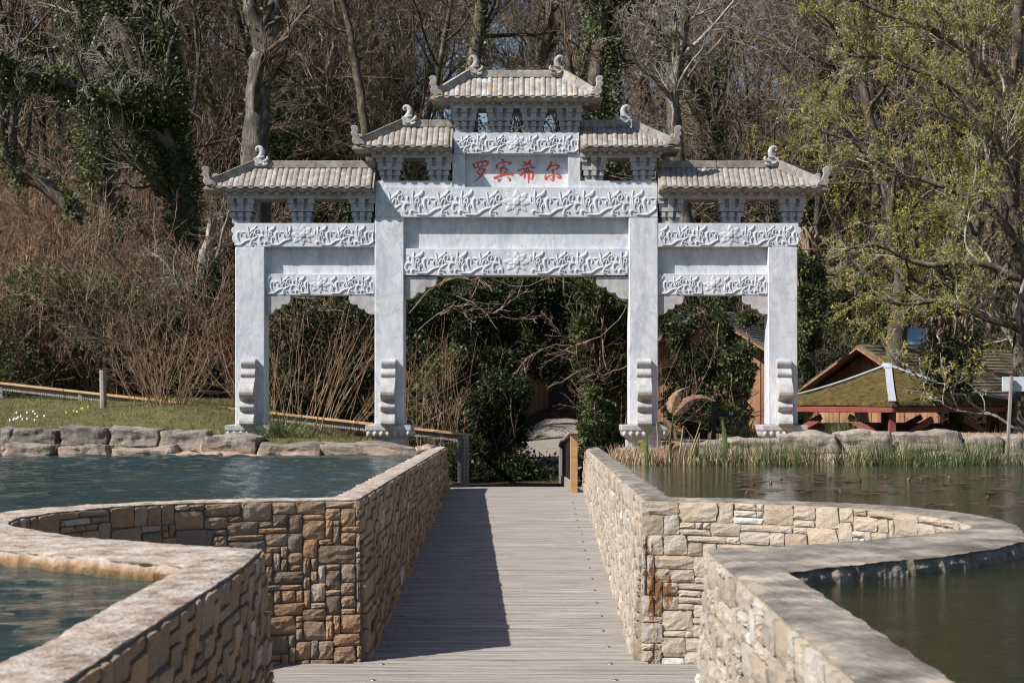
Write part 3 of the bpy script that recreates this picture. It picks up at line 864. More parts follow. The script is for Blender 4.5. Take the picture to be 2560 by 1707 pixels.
    xa, xb = R0 - (.03 if hipl else 0), R1 + (.03 if hipr else 0)
    nseg = max(2, round((xb - xa) / .7))
    for k in range(nseg):
        a = xa + (xb - xa) * k / nseg; b2 = xa + (xb - xa) * (k + 1) / nseg
        MB().box(a + .0015, b2 - .0015, YM - .055, YM + .055, rz - .02, rz + top).build('ridge_block', MAT[mat], base, bevel=.006)
    # hip ridges, upturned ends, fish
    for s, on, xe, xr in ((-1, hipl, X0, R0), (1, hipr, X1, R1)):
        if not on: continue
        for ye, sy in ((YF, 1), (YB, -1)):
            a = Vector((xr + s * .02, YM, rz + .062)); c = Vector((xe - s * .13, ye + sy * .05, ze + .085))
            for k in range(2):
                p, q = a.lerp(c, k / 2 + .003), a.lerp(c, (k + 1) / 2)
                MB().bar(p, q, .08, .125).build('hip_ridge', MAT[mat], base, bevel=.004)
            # lobed upturned end
            u = .00213
            sil = [(60, 10), (25, 6), (5, 22), (-2, 40), (8, 60), (-4, 75), (-8, 90), (2, 104), (-8, 116), (-6, 130), (8, 139), (28, 137), (43, 125), (45, 106), (40, 88), (46, 68), (56, 50), (72, 40), (88, 20), (86, 6)]
            w_ = .042
            ox = xe; oz = ze + .01
            pts = [(ox - s * (px * u) , oz + pz * u) for px, pz in sil]
            MB().prism_y(pts, ye + sy * .02 - w_, ye + sy * .02 + w_).build('upturned_end', MAT[mat], base, bevel=.01)
        # fish with its tail curled up
        u = .00200
        fx = lambda px: xr - s * (px - 395) * u
        fz = lambda pz: rz + top + (768 - pz) * u
        path = [(392, 690), (379, 692), (374, 679), (383, 668), (398, 668), (411, 681), (417, 703), (408, 730), (392, 755), (382, 782), (384, 806)]
        rad = [4, 8, 10, 12, 15, 18, 20, 22, 24, 25, 24]
        P = catmull([(fx(a_), YM, fz(b2)) for a_, b2 in path], 3)
        rr = np.interp(np.linspace(0, 1, len(P)), np.linspace(0, 1, len(rad)), rad) * u
        # scales: rings of slightly swelling radius
        rr = [r_ * (1 + .06 * (k % 2)) for k, r_ in enumerate(rr)]
        fm = MB(); fm.tube(P, rr, 10, squash=.75)
        fb = fm.build('fish_finial', MAT['marble_roof_lichen'] if 'lichen' in mat else MAT['marble_weathered'], base, smooth=True)
        h_ = MB()
        h_.box(*sorted((fx(362), fx(440))), YM - .07, YM + .07, fz(808), fz(745))
        for pts, w_ in (([(430, 775), (450, 768), (462, 750), (452, 742)], 13), ([(425, 800), (450, 795), (460, 780)], 12), ([(400, 745), (425, 742), (440, 738)], 9), ([(375, 770), (395, 790), (420, 790)], 9)):
            for yy, sgn in ((YM - .068, 1),):
                ridge_stroke(h_, [(fx(a_), fz(b2)) for a_, b2 in pts], w_ * u, .03, yy)
        h_.tube([(fx(436), YM, fz(765)), (fx(452), YM, fz(757)), (fx(462), YM, fz(745))], [.03, .028, .012], 8)
        h_.build('fish_head', MAT['marble_roof_lichen'] if 'lichen' in mat else MAT['marble_weathered'], fb, bevel=.006)
roof(1076, mir(1076), 1183, mir(1183), 243, 193, (259, 271), 1126, mir(1126), True, True, 'marble_roof_lichen', 'topmost roof of the gate with yellow lichen')
roof(880, 1131, 1017, 1131, 367, 317, (381, 394), 930, 1131, True, False, 'marble_roof', None)
roof(mir(1131), mir(880), mir(1131), mir(1017), 367, 317, (381, 394), mir(1131), mir(930), False, True, 'marble_roof', None)
roof(508, 937, 648, 937, 469, 419, (484, 497), 567, 937, True, False, 'marble_roof', None)
roof(mir(937), mir(508), mir(937), mir(648), 469, 419, (484, 497), mir(937), mir(567), False, True, 'marble_roof', None)
# ------------------------------------------------------------------ sunken boardwalk between stone pond walls
DECK_Z = -1.12
def deck_z(y): return DECK_Z + 0.0468 * min(max(y - 11.3, 0), 10.9)
R_OUT = 23.3

LI = [(-1.19, 11.34), (-1.50, 11.29), (-1.83, 11.20), (-2.37, 10.95), (-2.78, 10.45), (-2.95, 10.0), (-3.0, 9.6), (-2.90, 9.15), (-2.60, 8.70), (-2.22, 8.27), (-1.71, 7.93), (-1.25, 7.67)]
LO = [(-1.38, 11.52), (-1.65, 11.47), (-1.95, 11.40), (-2.52, 11.14), (-3.0, 10.62), (-3.28, 10.0), (-3.35, 9.3), (-3.2, 8.6), (-2.85, 8.0), (-2.44, 7.60), (-1.95, 7.22), (-1.45, 6.87)]
RI = [(.797, 11.37), (1.10, 11.30), (1.40, 11.15), (1.70, 10.93), (2.14, 10.55), (2.36, 10.05), (2.47, 9.5), (2.40, 8.92), (1.97, 8.43), (1.44, 7.98), (1.10, 7.77), (.826, 7.62)]
RO = [(.99, 11.55), (1.25, 11.50), (1.55, 11.36), (1.88, 11.12), (2.36, 10.70), (2.62, 10.10), (2.72, 9.4), (2.58, 8.55), (2.33, 7.88), (1.80, 7.28), (1.38, 6.95), (1.05, 6.68)]
FAR_L = ([(-1.19, 23.3), (-1.19, 11.34)], [(-1.37, 23.2), (-1.38, 11.52)])
FAR_R = ([(.79, 23.1), (.797, 11.37)], [(.97, 22.9), (.99, 11.55)])
NEAR_L = ([(-1.25, 7.67), (-1.2, 6.87), (-1.16, 4.0), (-1.15, -1.5)], [(-1.45, 6.87), (-1.43, 6.3), (-1.40, 4.0), (-1.40, -1.5)])
NEAR_R = ([(.826, 7.62), (.82, 6.7), (.813, 4.0), (.81, -1.5)], [(1.05, 6.68), (1.05, 6.0), (1.06, 4.0), (1.06, -1.5)])

def resample(P, n):
    P = np.array(P, float); d = np.r_[0, np.cumsum(np.linalg.norm(np.diff(P, axis=0), axis=1))]
    t = np.linspace(0, d[-1], n)
    return np.c_[np.interp(t, d, P[:, 0]), np.interp(t, d, P[:, 1])], d[-1]
def smooth_curve(P, k=4):
    return [(v.x, v.y) for v in catmull([(a, b_, 0) for a, b_ in P], k)]

# stone shapes shared by all the masonry: a unit block, x and z in -0.5..0.5, face towards -y
STONES = []
def make_stone_shapes(n=22):
    for s in range(n):
        rng = np.random.RandomState(100 + s)
        nx, nz = 4, 4
        vs = []; idx = {}
        cj = rng.uniform(-.05, .05, (2, 2, 2))
        for j in range(nz + 1):
            for i in range(nx + 1):
                u, v = i / nx, j / nz
                e = min(u, 1 - u, v, 1 - v)
                c = (cj[0, 0] * (1 - u) * (1 - v) + cj[1, 0] * u * (1 - v) + cj[0, 1] * (1 - u) * v + cj[1, 1] * u * v)
                x = u - .5 + c[0] + (rng.uniform(-.02, .02) if e > 0 else rng.uniform(-.022, .022))
                z = v - .5 + c[1] + (rng.uniform(-.02, .02) if e > 0 else rng.uniform(-.012, .012))
                corner = (i in (0, nx)) and (j in (0, nz))
                if corner: x *= .94; z *= .94
                y = -.5 - rng.uniform(-.04, .09) if e > 0 else -.40 - rng.uniform(-.05, .05)
                idx[i, j] = len(vs); vs.append((x, y, z))
        fs = [(idx[i, j], idx[i + 1, j], idx[i + 1, j + 1], idx[i, j + 1]) for j in range(nz) for i in range(nx)]
        rim = [(i, 0) for i in range(nx + 1)] + [(nx, j) for j in range(1, nz + 1)] + [(i, nz) for i in range(nx - 1, -1, -1)] + [(0, j) for j in range(nz - 1, 0, -1)]
        back = []
        for (i, j) in rim:
            x, y, z = vs[idx[i, j]]
            back.append(len(vs)); vs.append((x, .5, z))
        k = len(rim)
        for q in range(k):
            fs.append((idx[rim[q]], back[q], back[(q + 1) % k], idx[rim[(q + 1) % k]]))
        me = bpy.data.meshes.new('stone')
        me.from_pydata(vs, [], fs); me.validate()
        bm = bmesh.new(); bm.from_mesh(me); bmesh.ops.recalc_face_normals(bm, faces=bm.faces); bm.to_mesh(me); bm.free()
        STONES.append(me)
make_stone_shapes()
STONE_BY_MAT = {}
def stone_mesh(k, matname):
    key = (k, matname)
    if key not in STONE_BY_MAT:
        me = STONES[k].copy(); me.materials.append(MAT[matname]); STONE_BY_MAT[key] = me
    return STONE_BY_MAT[key]

def rubble(nu, nv, rng, wide=(2, 5), tall=(1, 3)):
    """fill an nu x nv grid with random rectangles"""
    g = np.zeros((nv, nu), bool); out = []
    for j in range(nv):
        for i in range(nu):
            if g[j, i]: continue
            if rng.random() < .12: w, h = rng.randint(1, 2), rng.randint(2, 3)
            elif rng.random() < .12: w, h = rng.randint(1, 2), 1
            else: w, h = rng.randint(*wide), rng.randint(*tall)
            w = min(w, nu - i); h = min(h, nv - j)
            ww = 0
            while ww < w and not g[j, i + ww]: ww += 1
            w = max(ww, 1)
            g[j:j + h, i:i + w] = True
            out.append((i, j, w, h))
    return out

def masonry(inner, wall, matname, cell, rng, batter=.07, z_top=-.018, zfun=None, skip=None, max_parts=300, smooth_k=0, order_near=True, white=None):
    """stones on the inner face; inner is a path (x, y) with the open side to its left when walking it the given way"""
    P = smooth_curve(inner, smooth_k) if smooth_k else inner
    Pn = np.array(P, float); d = np.r_[0, np.cumsum(np.linalg.norm(np.diff(Pn, axis=0), axis=1))]; L = d[-1]
    nu = max(1, round(L / cell)); cu = L / nu
    depth = 1.16; nv = round(depth / (cell * .82)); cv = depth / nv
    pieces = []
    for (i, j, w, h) in rubble(nu, nv, rng):
        u = (i + w / 2) * cu; zt = z_top - j * cv; zb = zt - h * cv; zc = (zt + zb) / 2
        k = min(max(np.searchsorted(d, u) - 1, 0), len(Pn) - 2)
        t = (u - d[k]) / (d[k + 1] - d[k])
        p = Pn[k] * (1 - t) + Pn[k + 1] * t
        tg = Pn[k + 1] - Pn[k]; tg = tg / np.linalg.norm(tg)
        # smoothed tangent over the stone width
        a = np.array([np.interp(u - w * cu / 2, d, Pn[:, 0]), np.interp(u - w * cu / 2, d, Pn[:, 1])])
        b_ = np.array([np.interp(u + w * cu / 2, d, Pn[:, 0]), np.interp(u + w * cu / 2, d, Pn[:, 1])])
        tt = b_ - a; Lc = np.linalg.norm(tt)
        if Lc > 1e-6: tg = tt / Lc; p = (a + b_) / 2
        nrm = np.array([tg[1], -tg[0]])        # towards the open side
        zlow = deck_z(p[1]) - .05
        if zt < zlow: continue
        if skip and skip(p[0], p[1], zc): continue
        pos_ = np.array([p[0] + nrm[0] * ((-zc) * batter - .014), p[1] + nrm[1] * ((-zc) * batter - .014)])
        joint = .009
        yaw = math.atan2(tg[1], tg[0])
        # local -y must face the normal: rotate so that local x = tangent reversed if needed
        if np.dot([math.sin(yaw), -math.cos(yaw)], nrm) < 0: yaw += math.pi
        dep = rng.uniform(.05, .062)
        pieces.append((pos_, zc, Lc - joint, h * cv - joint, dep, yaw, nrm))
    pieces.sort(key=lambda q: (q[6][0] * -q[0][0] + q[6][1] * -q[0][1] <= 0, q[0][0] ** 2 + q[0][1] ** 2))   # faces one can see first
    base = world_loc(wall)
    tilt = math.atan(batter)
    far = MB()
    for n_, (p, zc, w, h, dep, yaw, nrm) in enumerate(pieces):
        me = stone_mesh(rng.randrange(len(STONES)), matname)
        loc = Vector((p[0], p[1], zc))
        rot = Matrix.Rotation(yaw + rng.uniform(-.02, .02), 4, 'Z') @ Matrix.Rotation(tilt + rng.uniform(-.015, .015), 4, 'X') @ Matrix.Rotation(rng.uniform(-.025, .025), 4, 'Y')
        # half turns give each shared shape four looks
        fl = rng.random()
        if fl < .5: rot = rot @ Matrix.Rotation(math.pi, 4, 'Y')
        M = Matrix.Translation(loc - base) @ rot @ Matrix.Diagonal((w, dep, h, 1))
        if n_ < max_parts:
            o = bpy.data.objects.new('stone', me); COL.objects.link(o)
            o.parent = wall; o.matrix_local = M
        else:
            vs = [M @ v.co + base for v in me.vertices]
            far.add(vs, [tuple(pg.vertices) for pg in me.polygons])
    if far.v:
        o = far.build('far_stones', MAT[matname], wall, fix=False); o['kind'] = 'stuff'
    return len(pieces)

def wall_solid(name, label, inner, outer, copemat, sidemat, mortmat, parent_label=None, cat='wall', k=0, cope_h=.016, over=.012, n=60, seed=1):
    if k:
        inner = smooth_curve(inner, k); outer = smooth_curve(outer, k)
    A, L = resample(inner, n); B, _ = resample(outer, n)
    if k:   # follow matching control points rather than arc length
        A = np.array(inner); B = np.array(outer); n = len(A)
        # densify
        m2 = n * 5
        ta = np.linspace(0, n - 1, m2); A = np.c_[np.interp(ta, range(n), A[:, 0]), np.interp(ta, range(n), A[:, 1])]
        B = np.c_[np.interp(ta, range(n), B[:, 0]), np.interp(ta, range(n), B[:, 1])]; n = m2
    c = (A[n // 2] + B[n // 2]) / 2
    w = thing(name, label, cat, (c[0], c[1], -1.3))
    rng = np.random.RandomState(seed)
    dirv = (A - B); dirv /= np.linalg.norm(dirv, axis=1)[:, None]
    # mortar core, face leaning like the stones
    bt = .07; rec = .004
    core = MB()
    rows = []
    for z in (-cope_h - .001, -.35, -.8, -1.35):
        rows.append([(A[i, 0] + dirv[i, 0] * (-z * bt - rec), A[i, 1] + dirv[i, 1] * (-z * bt - rec), z) for i in range(n)])
    outr = [(B[i, 0] + dirv[i, 0] * .03, B[i, 1] + dirv[i, 1] * .03, z) for z in (-cope_h - .001, -1.35) for i in range(n)]
    vs = [p for r in rows for p in r] + outr
    fs = []
    for r in range(3):
        for i in range(n - 1): fs.append((r * n + i, r * n + i + 1, (r + 1) * n + i + 1, (r + 1) * n + i))
    o0 = 4 * n
    for i in range(n - 1):
        fs.append((o0 + i, o0 + n + i, o0 + n + i + 1, o0 + i + 1)); fs.append((i, o0 + i, o0 + i + 1, i + 1))
    fs.append((0, n, 2 * n, 3 * n, o0 + n, o0)); fs.append((n - 1, o0 + n - 1, o0 + 2 * n - 1, 4 * n - 1, 3 * n - 1, 2 * n - 1))
    core.add(vs, fs); core.build('mortar_core', MAT[mortmat], w)
    # coping: rough topped slab with a crumbling outer flank that goes down into the water
    M_ = 7
    cp = MB(); grid = []
    for i in range(n):
        row = []
        ji = mnoise.noise(Vector((A[i, 0] * 14, A[i, 1] * 14, seed))) * .011
        jo = mnoise.noise(Vector((B[i, 0] * 6, B[i, 1] * 6, seed))) * .035 + mnoise.noise(Vector((B[i, 0] * 21, B[i, 1] * 21, seed))) * .018
        a = A[i] + dirv[i] * (ji - .004); b_ = B[i] - dirv[i] * (jo)
        row.append((a[0], a[1], -cope_h))
        for m_ in range(M_):
            t = m_ / (M_ - 1)
            q = a * (1 - t) + b_ * t
            z = mnoise.noise(Vector((q[0] * 4, q[1] * 4, 3.0))) * .006 + mnoise.noise(Vector((q[0] * 23, q[1] * 23, 7.0))) * .004 - .004 - (.006 if m_ in (0, M_ - 1) else 0)
            row.append((q[0], q[1], z))
        flank = [(-.006, -.02), (.012, -.05), (.02, -.10), (.03, -.2), (.03, -.6)]
        for off, z in flank:
            w1 = mnoise.noise(Vector((b_[0] * 5, b_[1] * 5, z * 20 + seed))) * .012 + mnoise.noise(Vector((b_[0] * 17, b_[1] * 17, z * 60 + seed))) * .014
            q = b_ - dirv[i] * (off + w1)
            row.append((q[0], q[1], z + w1 * .4))
        grid.append(row)
    R = len(grid[0])
    vs = [p for r in grid for p in r]
    fs = [(i * R + m_, (i + 1) * R + m_, (i + 1) * R + m_ + 1, i * R + m_ + 1) for i in range(n - 1) for m_ in range(R - 1)]
    mats = [MAT[copemat], MAT[sidemat]]
    o = mesh_object('coping', vs, fs, mats, w)
    mi = [0 if (f % (R - 1)) <= M_ - 1 else 1 for f in range(len(fs))]
    o.data.polygons.foreach_set('material_index', mi)
    bm = bmesh.new(); bm.from_mesh(o.data); bmesh.ops.recalc_face_normals(bm, faces=bm.faces)
    up = sum(f.normal.z for f in bm.faces)
    if up < 0: bmesh.ops.reverse_faces(bm, faces=bm.faces)
    bm.to_mesh(o.data); bm.free()
    return w

rngm = random.Random(7)
# left walls (open side: corridor on the right / inside the bay)
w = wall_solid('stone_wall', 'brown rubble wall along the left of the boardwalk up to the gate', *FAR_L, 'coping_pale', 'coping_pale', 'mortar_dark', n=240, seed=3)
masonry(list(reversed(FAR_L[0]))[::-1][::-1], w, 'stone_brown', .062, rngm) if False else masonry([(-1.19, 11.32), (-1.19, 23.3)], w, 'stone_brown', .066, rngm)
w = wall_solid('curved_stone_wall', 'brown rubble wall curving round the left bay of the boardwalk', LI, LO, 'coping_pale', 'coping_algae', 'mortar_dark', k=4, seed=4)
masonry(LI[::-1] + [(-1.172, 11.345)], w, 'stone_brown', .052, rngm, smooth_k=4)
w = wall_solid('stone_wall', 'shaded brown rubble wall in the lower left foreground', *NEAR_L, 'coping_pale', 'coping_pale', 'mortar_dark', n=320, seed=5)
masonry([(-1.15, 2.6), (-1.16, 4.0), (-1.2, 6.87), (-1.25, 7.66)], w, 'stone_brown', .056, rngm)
# right walls: walk the other way so the open side stays on the left
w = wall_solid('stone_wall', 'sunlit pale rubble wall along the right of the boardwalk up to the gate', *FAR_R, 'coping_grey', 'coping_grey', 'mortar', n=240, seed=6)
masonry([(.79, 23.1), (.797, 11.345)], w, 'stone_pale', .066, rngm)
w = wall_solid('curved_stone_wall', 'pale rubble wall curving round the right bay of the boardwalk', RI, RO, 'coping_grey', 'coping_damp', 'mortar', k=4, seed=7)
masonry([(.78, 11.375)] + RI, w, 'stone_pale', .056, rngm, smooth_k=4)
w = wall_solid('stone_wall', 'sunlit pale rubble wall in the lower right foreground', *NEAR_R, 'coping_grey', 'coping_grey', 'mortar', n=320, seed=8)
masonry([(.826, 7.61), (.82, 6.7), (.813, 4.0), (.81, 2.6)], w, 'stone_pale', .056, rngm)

# deck: ribbed boards laid across, each its own piece
deck = link(bpy.data.objects.new('boardwalk_deck', None)); deck['kind'] = 'structure'; deck.location = (-.2, 12, DECK_Z - .1)
BW = .145
def board_mesh(W_):
    m_ = []
    prof = [(-BW / 2 + .003, -.03)]
    nrib = 5
    for r in range(nrib):
        y0 = -BW / 2 + .003 + (BW - .006) * r / nrib; y1 = -BW / 2 + .003 + (BW - .006) * (r + 1) / nrib
        prof += [(y0 + .004, 0), (y1 - .006, 0), (y1 - .003, -.007), (y1, -.007)] if r < nrib - 1 else [(y0 + .004, 0), (y1 - .003, 0)]
    prof += [(BW / 2 - .003, -.03)]
    n = len(prof)
    vs = [(x, y, z) for x in (-W_ / 2, W_ / 2) for y, z in prof]
    fs = [(i, i + 1, n + i + 1, n + i) for i in range(n - 1)] + [tuple(range(n)), tuple(range(2 * n - 1, n - 1, -1))]
    me = bpy.data.meshes.new('board'); me.from_pydata(vs, [], fs); me.materials.append(MAT['deck'])
    bm = bmesh.new(); bm.from_mesh(me); bmesh.ops.recalc_face_normals(bm, faces=bm.faces); bm.to_mesh(me); bm.free()
    return me
narrow, wide_ = board_mesh(2.02), board_mesh(3.0)
y = 2.0; rb = random.Random(5)
boards = []
wide_me = board_mesh(6.1)
while y < 24.0:
    z = deck_z(y) + rb.uniform(-.001, .001)
    in_bay = 7.75 < y < 11.2
    me = wide_me if in_bay else narrow
    cx = -.22 if in_bay else -.2
    o = bpy.data.objects.new('board', me); COL.objects.link(o); o.parent = deck
    slope = math.atan(.0468) if 11.3 < y < 22.2 else 0
    o.location = Vector((cx + rb.uniform(-.004, .004), y, z)) - Vector(deck.location)
    o.rotation_euler = (slope, 0, rb.uniform(-.0012, .0012))
    y += BW
# bolts with domed heads
bm = bmesh.new()
bmesh.ops.create_uvsphere(bm, u_segments=10, v_segments=6, radius=1)
bmesh.ops.delete(bm, geom=[v for v in bm.verts if v.co.z < -.05], context='VERTS')
bm.transform(Matrix.Diagonal((.020, .020, .009, 1)))
bme = bpy.data.meshes.new('bolt'); bm.to_mesh(bme); bm.free(); bme.shade_smooth(); bme.materials.append(MAT['steel'])
for i in range(18):
    yb = 10.55 + i * .62
    if yb > 21.8: break
    for x in (-1.0, .56):
        o = bpy.data.objects.new('bolt', bme); COL.objects.link(o); o.parent = deck
        xx = x + (rb.uniform(-.01, .01)) + (-.02 if x < 0 and yb > 14 else 0)
        o.location = Vector((xx, yb + rb.uniform(-.02, .02), deck_z(yb) + .001)) - Vector(deck.location)
# solid bed under the boards
bed = MB().box(-3.4, 3.0, -1.5, 24.1, -1.9, -1.17)
o = bed.build('boardwalk_bed', MAT['soil']); o['kind'] = 'structure'

# ------------------------------------------------------------------ ground
def ss(a, b_, x):
    t = np.clip((x - a) / (b_ - a), 0, 1); return t * t * (3 - 2 * t)
def lerp(a, b_, t): return a + (b_ - a) * t
def height(x, y):
    x = np.asarray(x, float); y = np.asarray(y, float)
    right = ss(-.2, .6, x)
    bank = lerp(22.1, 19.6, ss(1.0, 2.2, x))
    bed = -1.7
    # ground near the gate and behind it
    left_top = .10 + .45 * ss(23.2, 28.5, y) * ss(-3.0, -5.5, x) + .12 * ss(-2.5, -6, x) * ss(22.3, 23.4, y)
    left_top = left_top - .35 * ss(-3.6, -2.0, x) * ss(24.5, 27, y)
    right_top = .02 + .14 * ss(20.2, 21.4, y) * ss(3, 6, x)
    right_top = lerp(right_top, -1.25, ss(25.2, 27.5, y) * ss(3.0, 4.5, x))
    top = lerp(left_top, right_top, right)
    # hillside
    hl = np.maximum(0, y - lerp(32.5, 46.5, ss(-6.5, -2.8, x))) * .34; hr = np.maximum(0, y - 40.0) * .42
    hill = lerp(hl, hr, ss(2.5, 6, x))
    hill = np.where(hill > 13.2, 13.2 + (hill - 13.2) * .1, hill)
    top = top + hill
    # path hollow behind the deck, rising away from it
    pz = np.where(y < 27, -.66, -.66 + (y - 27) * .062)
    pc = -.2 + .55 * ss(24, 32, y) + (y - 32) * .012 * (y > 32)
    half = lerp(1.25, .85, ss(24, 28, y))
    inpath = 1 - ss(half, half + .9, np.abs(x - pc))
    inpath = inpath * (1 - ss(46, 49, y))
    top = lerp(top, np.minimum(top, pz), inpath)
    top = np.where((y < 24.4), np.where(np.abs(x + .2) < 1.12, np.minimum(top, -.9), top), top)
    z = np.where(y > bank, lerp(bed, top, ss(bank, bank + .35, y)), bed)
    nn = (np.sin(x * 1.7 + y * .9) * .5 + np.sin(x * .63 - y * 1.31 + 1.0) + np.sin(x * 3.1 + 2) * np.sin(y * 2.7) * .4)
    z = z + nn * np.where(y > bank + .4, .02 + .05 * ss(32, 40, y), 0)
    return z
def ground_z(x, y): return float(height(np.array([x]), np.array([y]))[0])
ys = np.unique(np.concatenate([[-300, -100, -40, -10, 0, 10, 16], np.arange(18, 32, .16), np.arange(32, 60, .7), np.arange(60, 120, 3), [140, 180, 240, 320, 500, 800]]))
xs = np.unique(np.concatenate([[-800, -400, -200, -100, -60], np.arange(-45, -12, 1.5), np.arange(-12, 12, .2), np.arange(12, 46, 1.5), [60, 100, 200, 400, 800]]))
X, Y = np.meshgrid(xs, ys)
Z = height(X, Y)
nxv = len(xs); nyv = len(ys)
I = np.arange(nxv * nyv).reshape(nyv, nxv)
quads = np.stack([I[:-1, :-1], I[:-1, 1:], I[1:, 1:], I[1:, :-1]], -1).reshape(-1, 4)
gme = fast_mesh('ground', np.stack([X, Y, Z], -1).reshape(-1, 3), quads, MAT['ground'], smooth=True)
ca = gme.color_attributes.new("cover", 'FLOAT_COLOR', 'POINT')
xf, yf, zf = X.ravel(), Y.ravel(), Z.ravel()
grass = ss(-.9, -1.6, xf) * ss(22.2, 22.5, yf) * (1 - ss(28.6, 30.5, yf))
straw = ss(.7, 1.1, xf) * ss(19.6, 19.9, yf) * (1 - ss(24.5, 26, yf))
mud = np.where(zf < -.5, 1.0, 0) * (yf < 23)
colr = np.stack([grass, straw, mud, np.ones_like(grass)], -1).astype(np.float32)
ca.data.foreach_set("color", colr.ravel())
ground = link(bpy.data.objects.new('ground', gme)); ground['kind'] = 'structure'
# path beyond the deck
pv = []; pf = []
ysp = np.arange(27.5, 47, .5)
for i, yy in enumerate(ysp):
    pc = -.2 + .55 * float(ss(24, 32, np.array(yy))) + (yy - 32) * .012 * (yy > 32)
    for k, dx in enumerate((-.95, -.5, 0, .5, .95)):
        xx = pc + dx + .06 * math.sin(yy * 2 + dx * 3)
        pv.append((xx, yy, ground_z(xx, yy) + .03 - .035 * (abs(dx) > .9)))
for i in range(len(ysp) - 1):
    for k in range(4): pf.append((i * 5 + k, i * 5 + k + 1, (i + 1) * 5 + k + 1, (i + 1) * 5 + k))
o = mesh_object('gravel_path', pv, pf, MAT['gravel'], smooth=True); o['kind'] = 'structure'

# ------------------------------------------------------------------ water
WZ = -.078
def water_sheet(name, outline, mat, amp, seed, xr):
    """rippled sheet: a grid of small waves, left out where the walls and the boardwalk stand"""
    rng = np.random.RandomState(seed)
    s_ = 1 if xr[1] > 0 else -1
    e = .07
    xin = np.arange(xr[0], xr[1] + e / 2, e) if s_ > 0 else np.arange(xr[1], xr[0] - e / 2, -e)[::-1]
    xs = np.r_[xin, [16, 20, 28, 45, 90]] if s_ > 0 else np.r_[[-90, -45, -28, -20, -16], xin]
    ys = np.r_[[-60, -30, -15, -6, -2, 0, 1, 2], np.arange(3, 22.75, .055), [23, 24]]
    X, Y = np.meshgrid(xs, ys); Z = np.zeros_like(X)
    for k in range(34):
        lam = rng.uniform(.15, .55); th = rng.normal(1.25, .55); ph = rng.uniform(0, 6.28)
        kx, ky = math.cos(th) * 2 * math.pi / lam, math.sin(th) * 2 * math.pi / lam
        wx, wy, wp = rng.uniform(-.9, .9), rng.uniform(-.9, .9), rng.uniform(0, 6)
        Z += lam ** 1.1 * np.sin(kx * X + ky * Y + ph + .8 * np.sin(X * wx * 2 + Y * wy + wp)) * (.55 + .45 * np.sin(wx * X * 1.3 + wy * Y * 1.3 + wp))
    Z *= amp * (.60 + .40 * np.sin(X * .55 + 1.5 * np.sin(Y * .35) + seed)) * (.5 + .5 * np.clip((Y - 7) / 4, 0, 1)) * (1 + .6 * np.exp(-((X + 3.6) / 2.2) ** 2)) * np.clip((np.minimum(np.abs(X), 15.5) < 15.4), 0, 1)
    nx_, ny_ = len(xs), len(ys)
    I = np.arange(nx_ * ny_).reshape(ny_, nx_)
    Q = np.stack([I[:-1, :-1], I[:-1, 1:], I[1:, 1:], I[1:, :-1]], -1).reshape(-1, 4)
    cx = (X[:-1, :-1] + X[1:, 1:]).ravel() / 2; cy = (Y[:-1, :-1] + Y[1:, 1:]).ravel() / 2
    inside = np.zeros(len(cx), bool)
    O = np.array(outline)
    for (x0, y0), (x1, y1) in zip(O, np.roll(O, -1, 0)):
        c = (y0 > cy) != (y1 > cy)
        inside ^= c & (cx < (x1 - x0) * (cy - y0) / (y1 - y0 + 1e-12) + x0)
    me = fast_mesh(name, np.stack([X, Y, WZ + Z], -1).reshape(-1, 3), Q[inside], mat, smooth=True)
    o = link(bpy.data.objects.new(name, me)); o['kind'] = 'structure'
    return o
def midline(I_, O_, t=.6): return [(a[0] * (1 - t) + b_[0] * t, a[1] * (1 - t) + b_[1] * t) for a, b_ in zip(I_, O_)]
lm = midline(smooth_curve(LI, 3), smooth_curve(LO, 3)); rm = midline(smooth_curve(RI, 3), smooth_curve(RO, 3))
water_sheet('left_pond_water', [(-90, 24), (-60, 23), (-1.29, 22.9), (-1.30, 11.6)] + lm[1:-1] + [(-1.32, 6.8), (-1.30, -1.4), (-1.3, -60), (-90, -60)], MAT['water_teal'], .0085, 3, (-15, -1.3))
water_sheet('right_pond_water', [(90, 24), (60, 22), (.90, 22.0), (.93, 11.65)] + rm[1:-1] + [(.96, 6.6), (.96, -1.4), (.96, -60), (90, -60)][0:4], MAT['water_olive'], .0024, 5, (.9, 15))
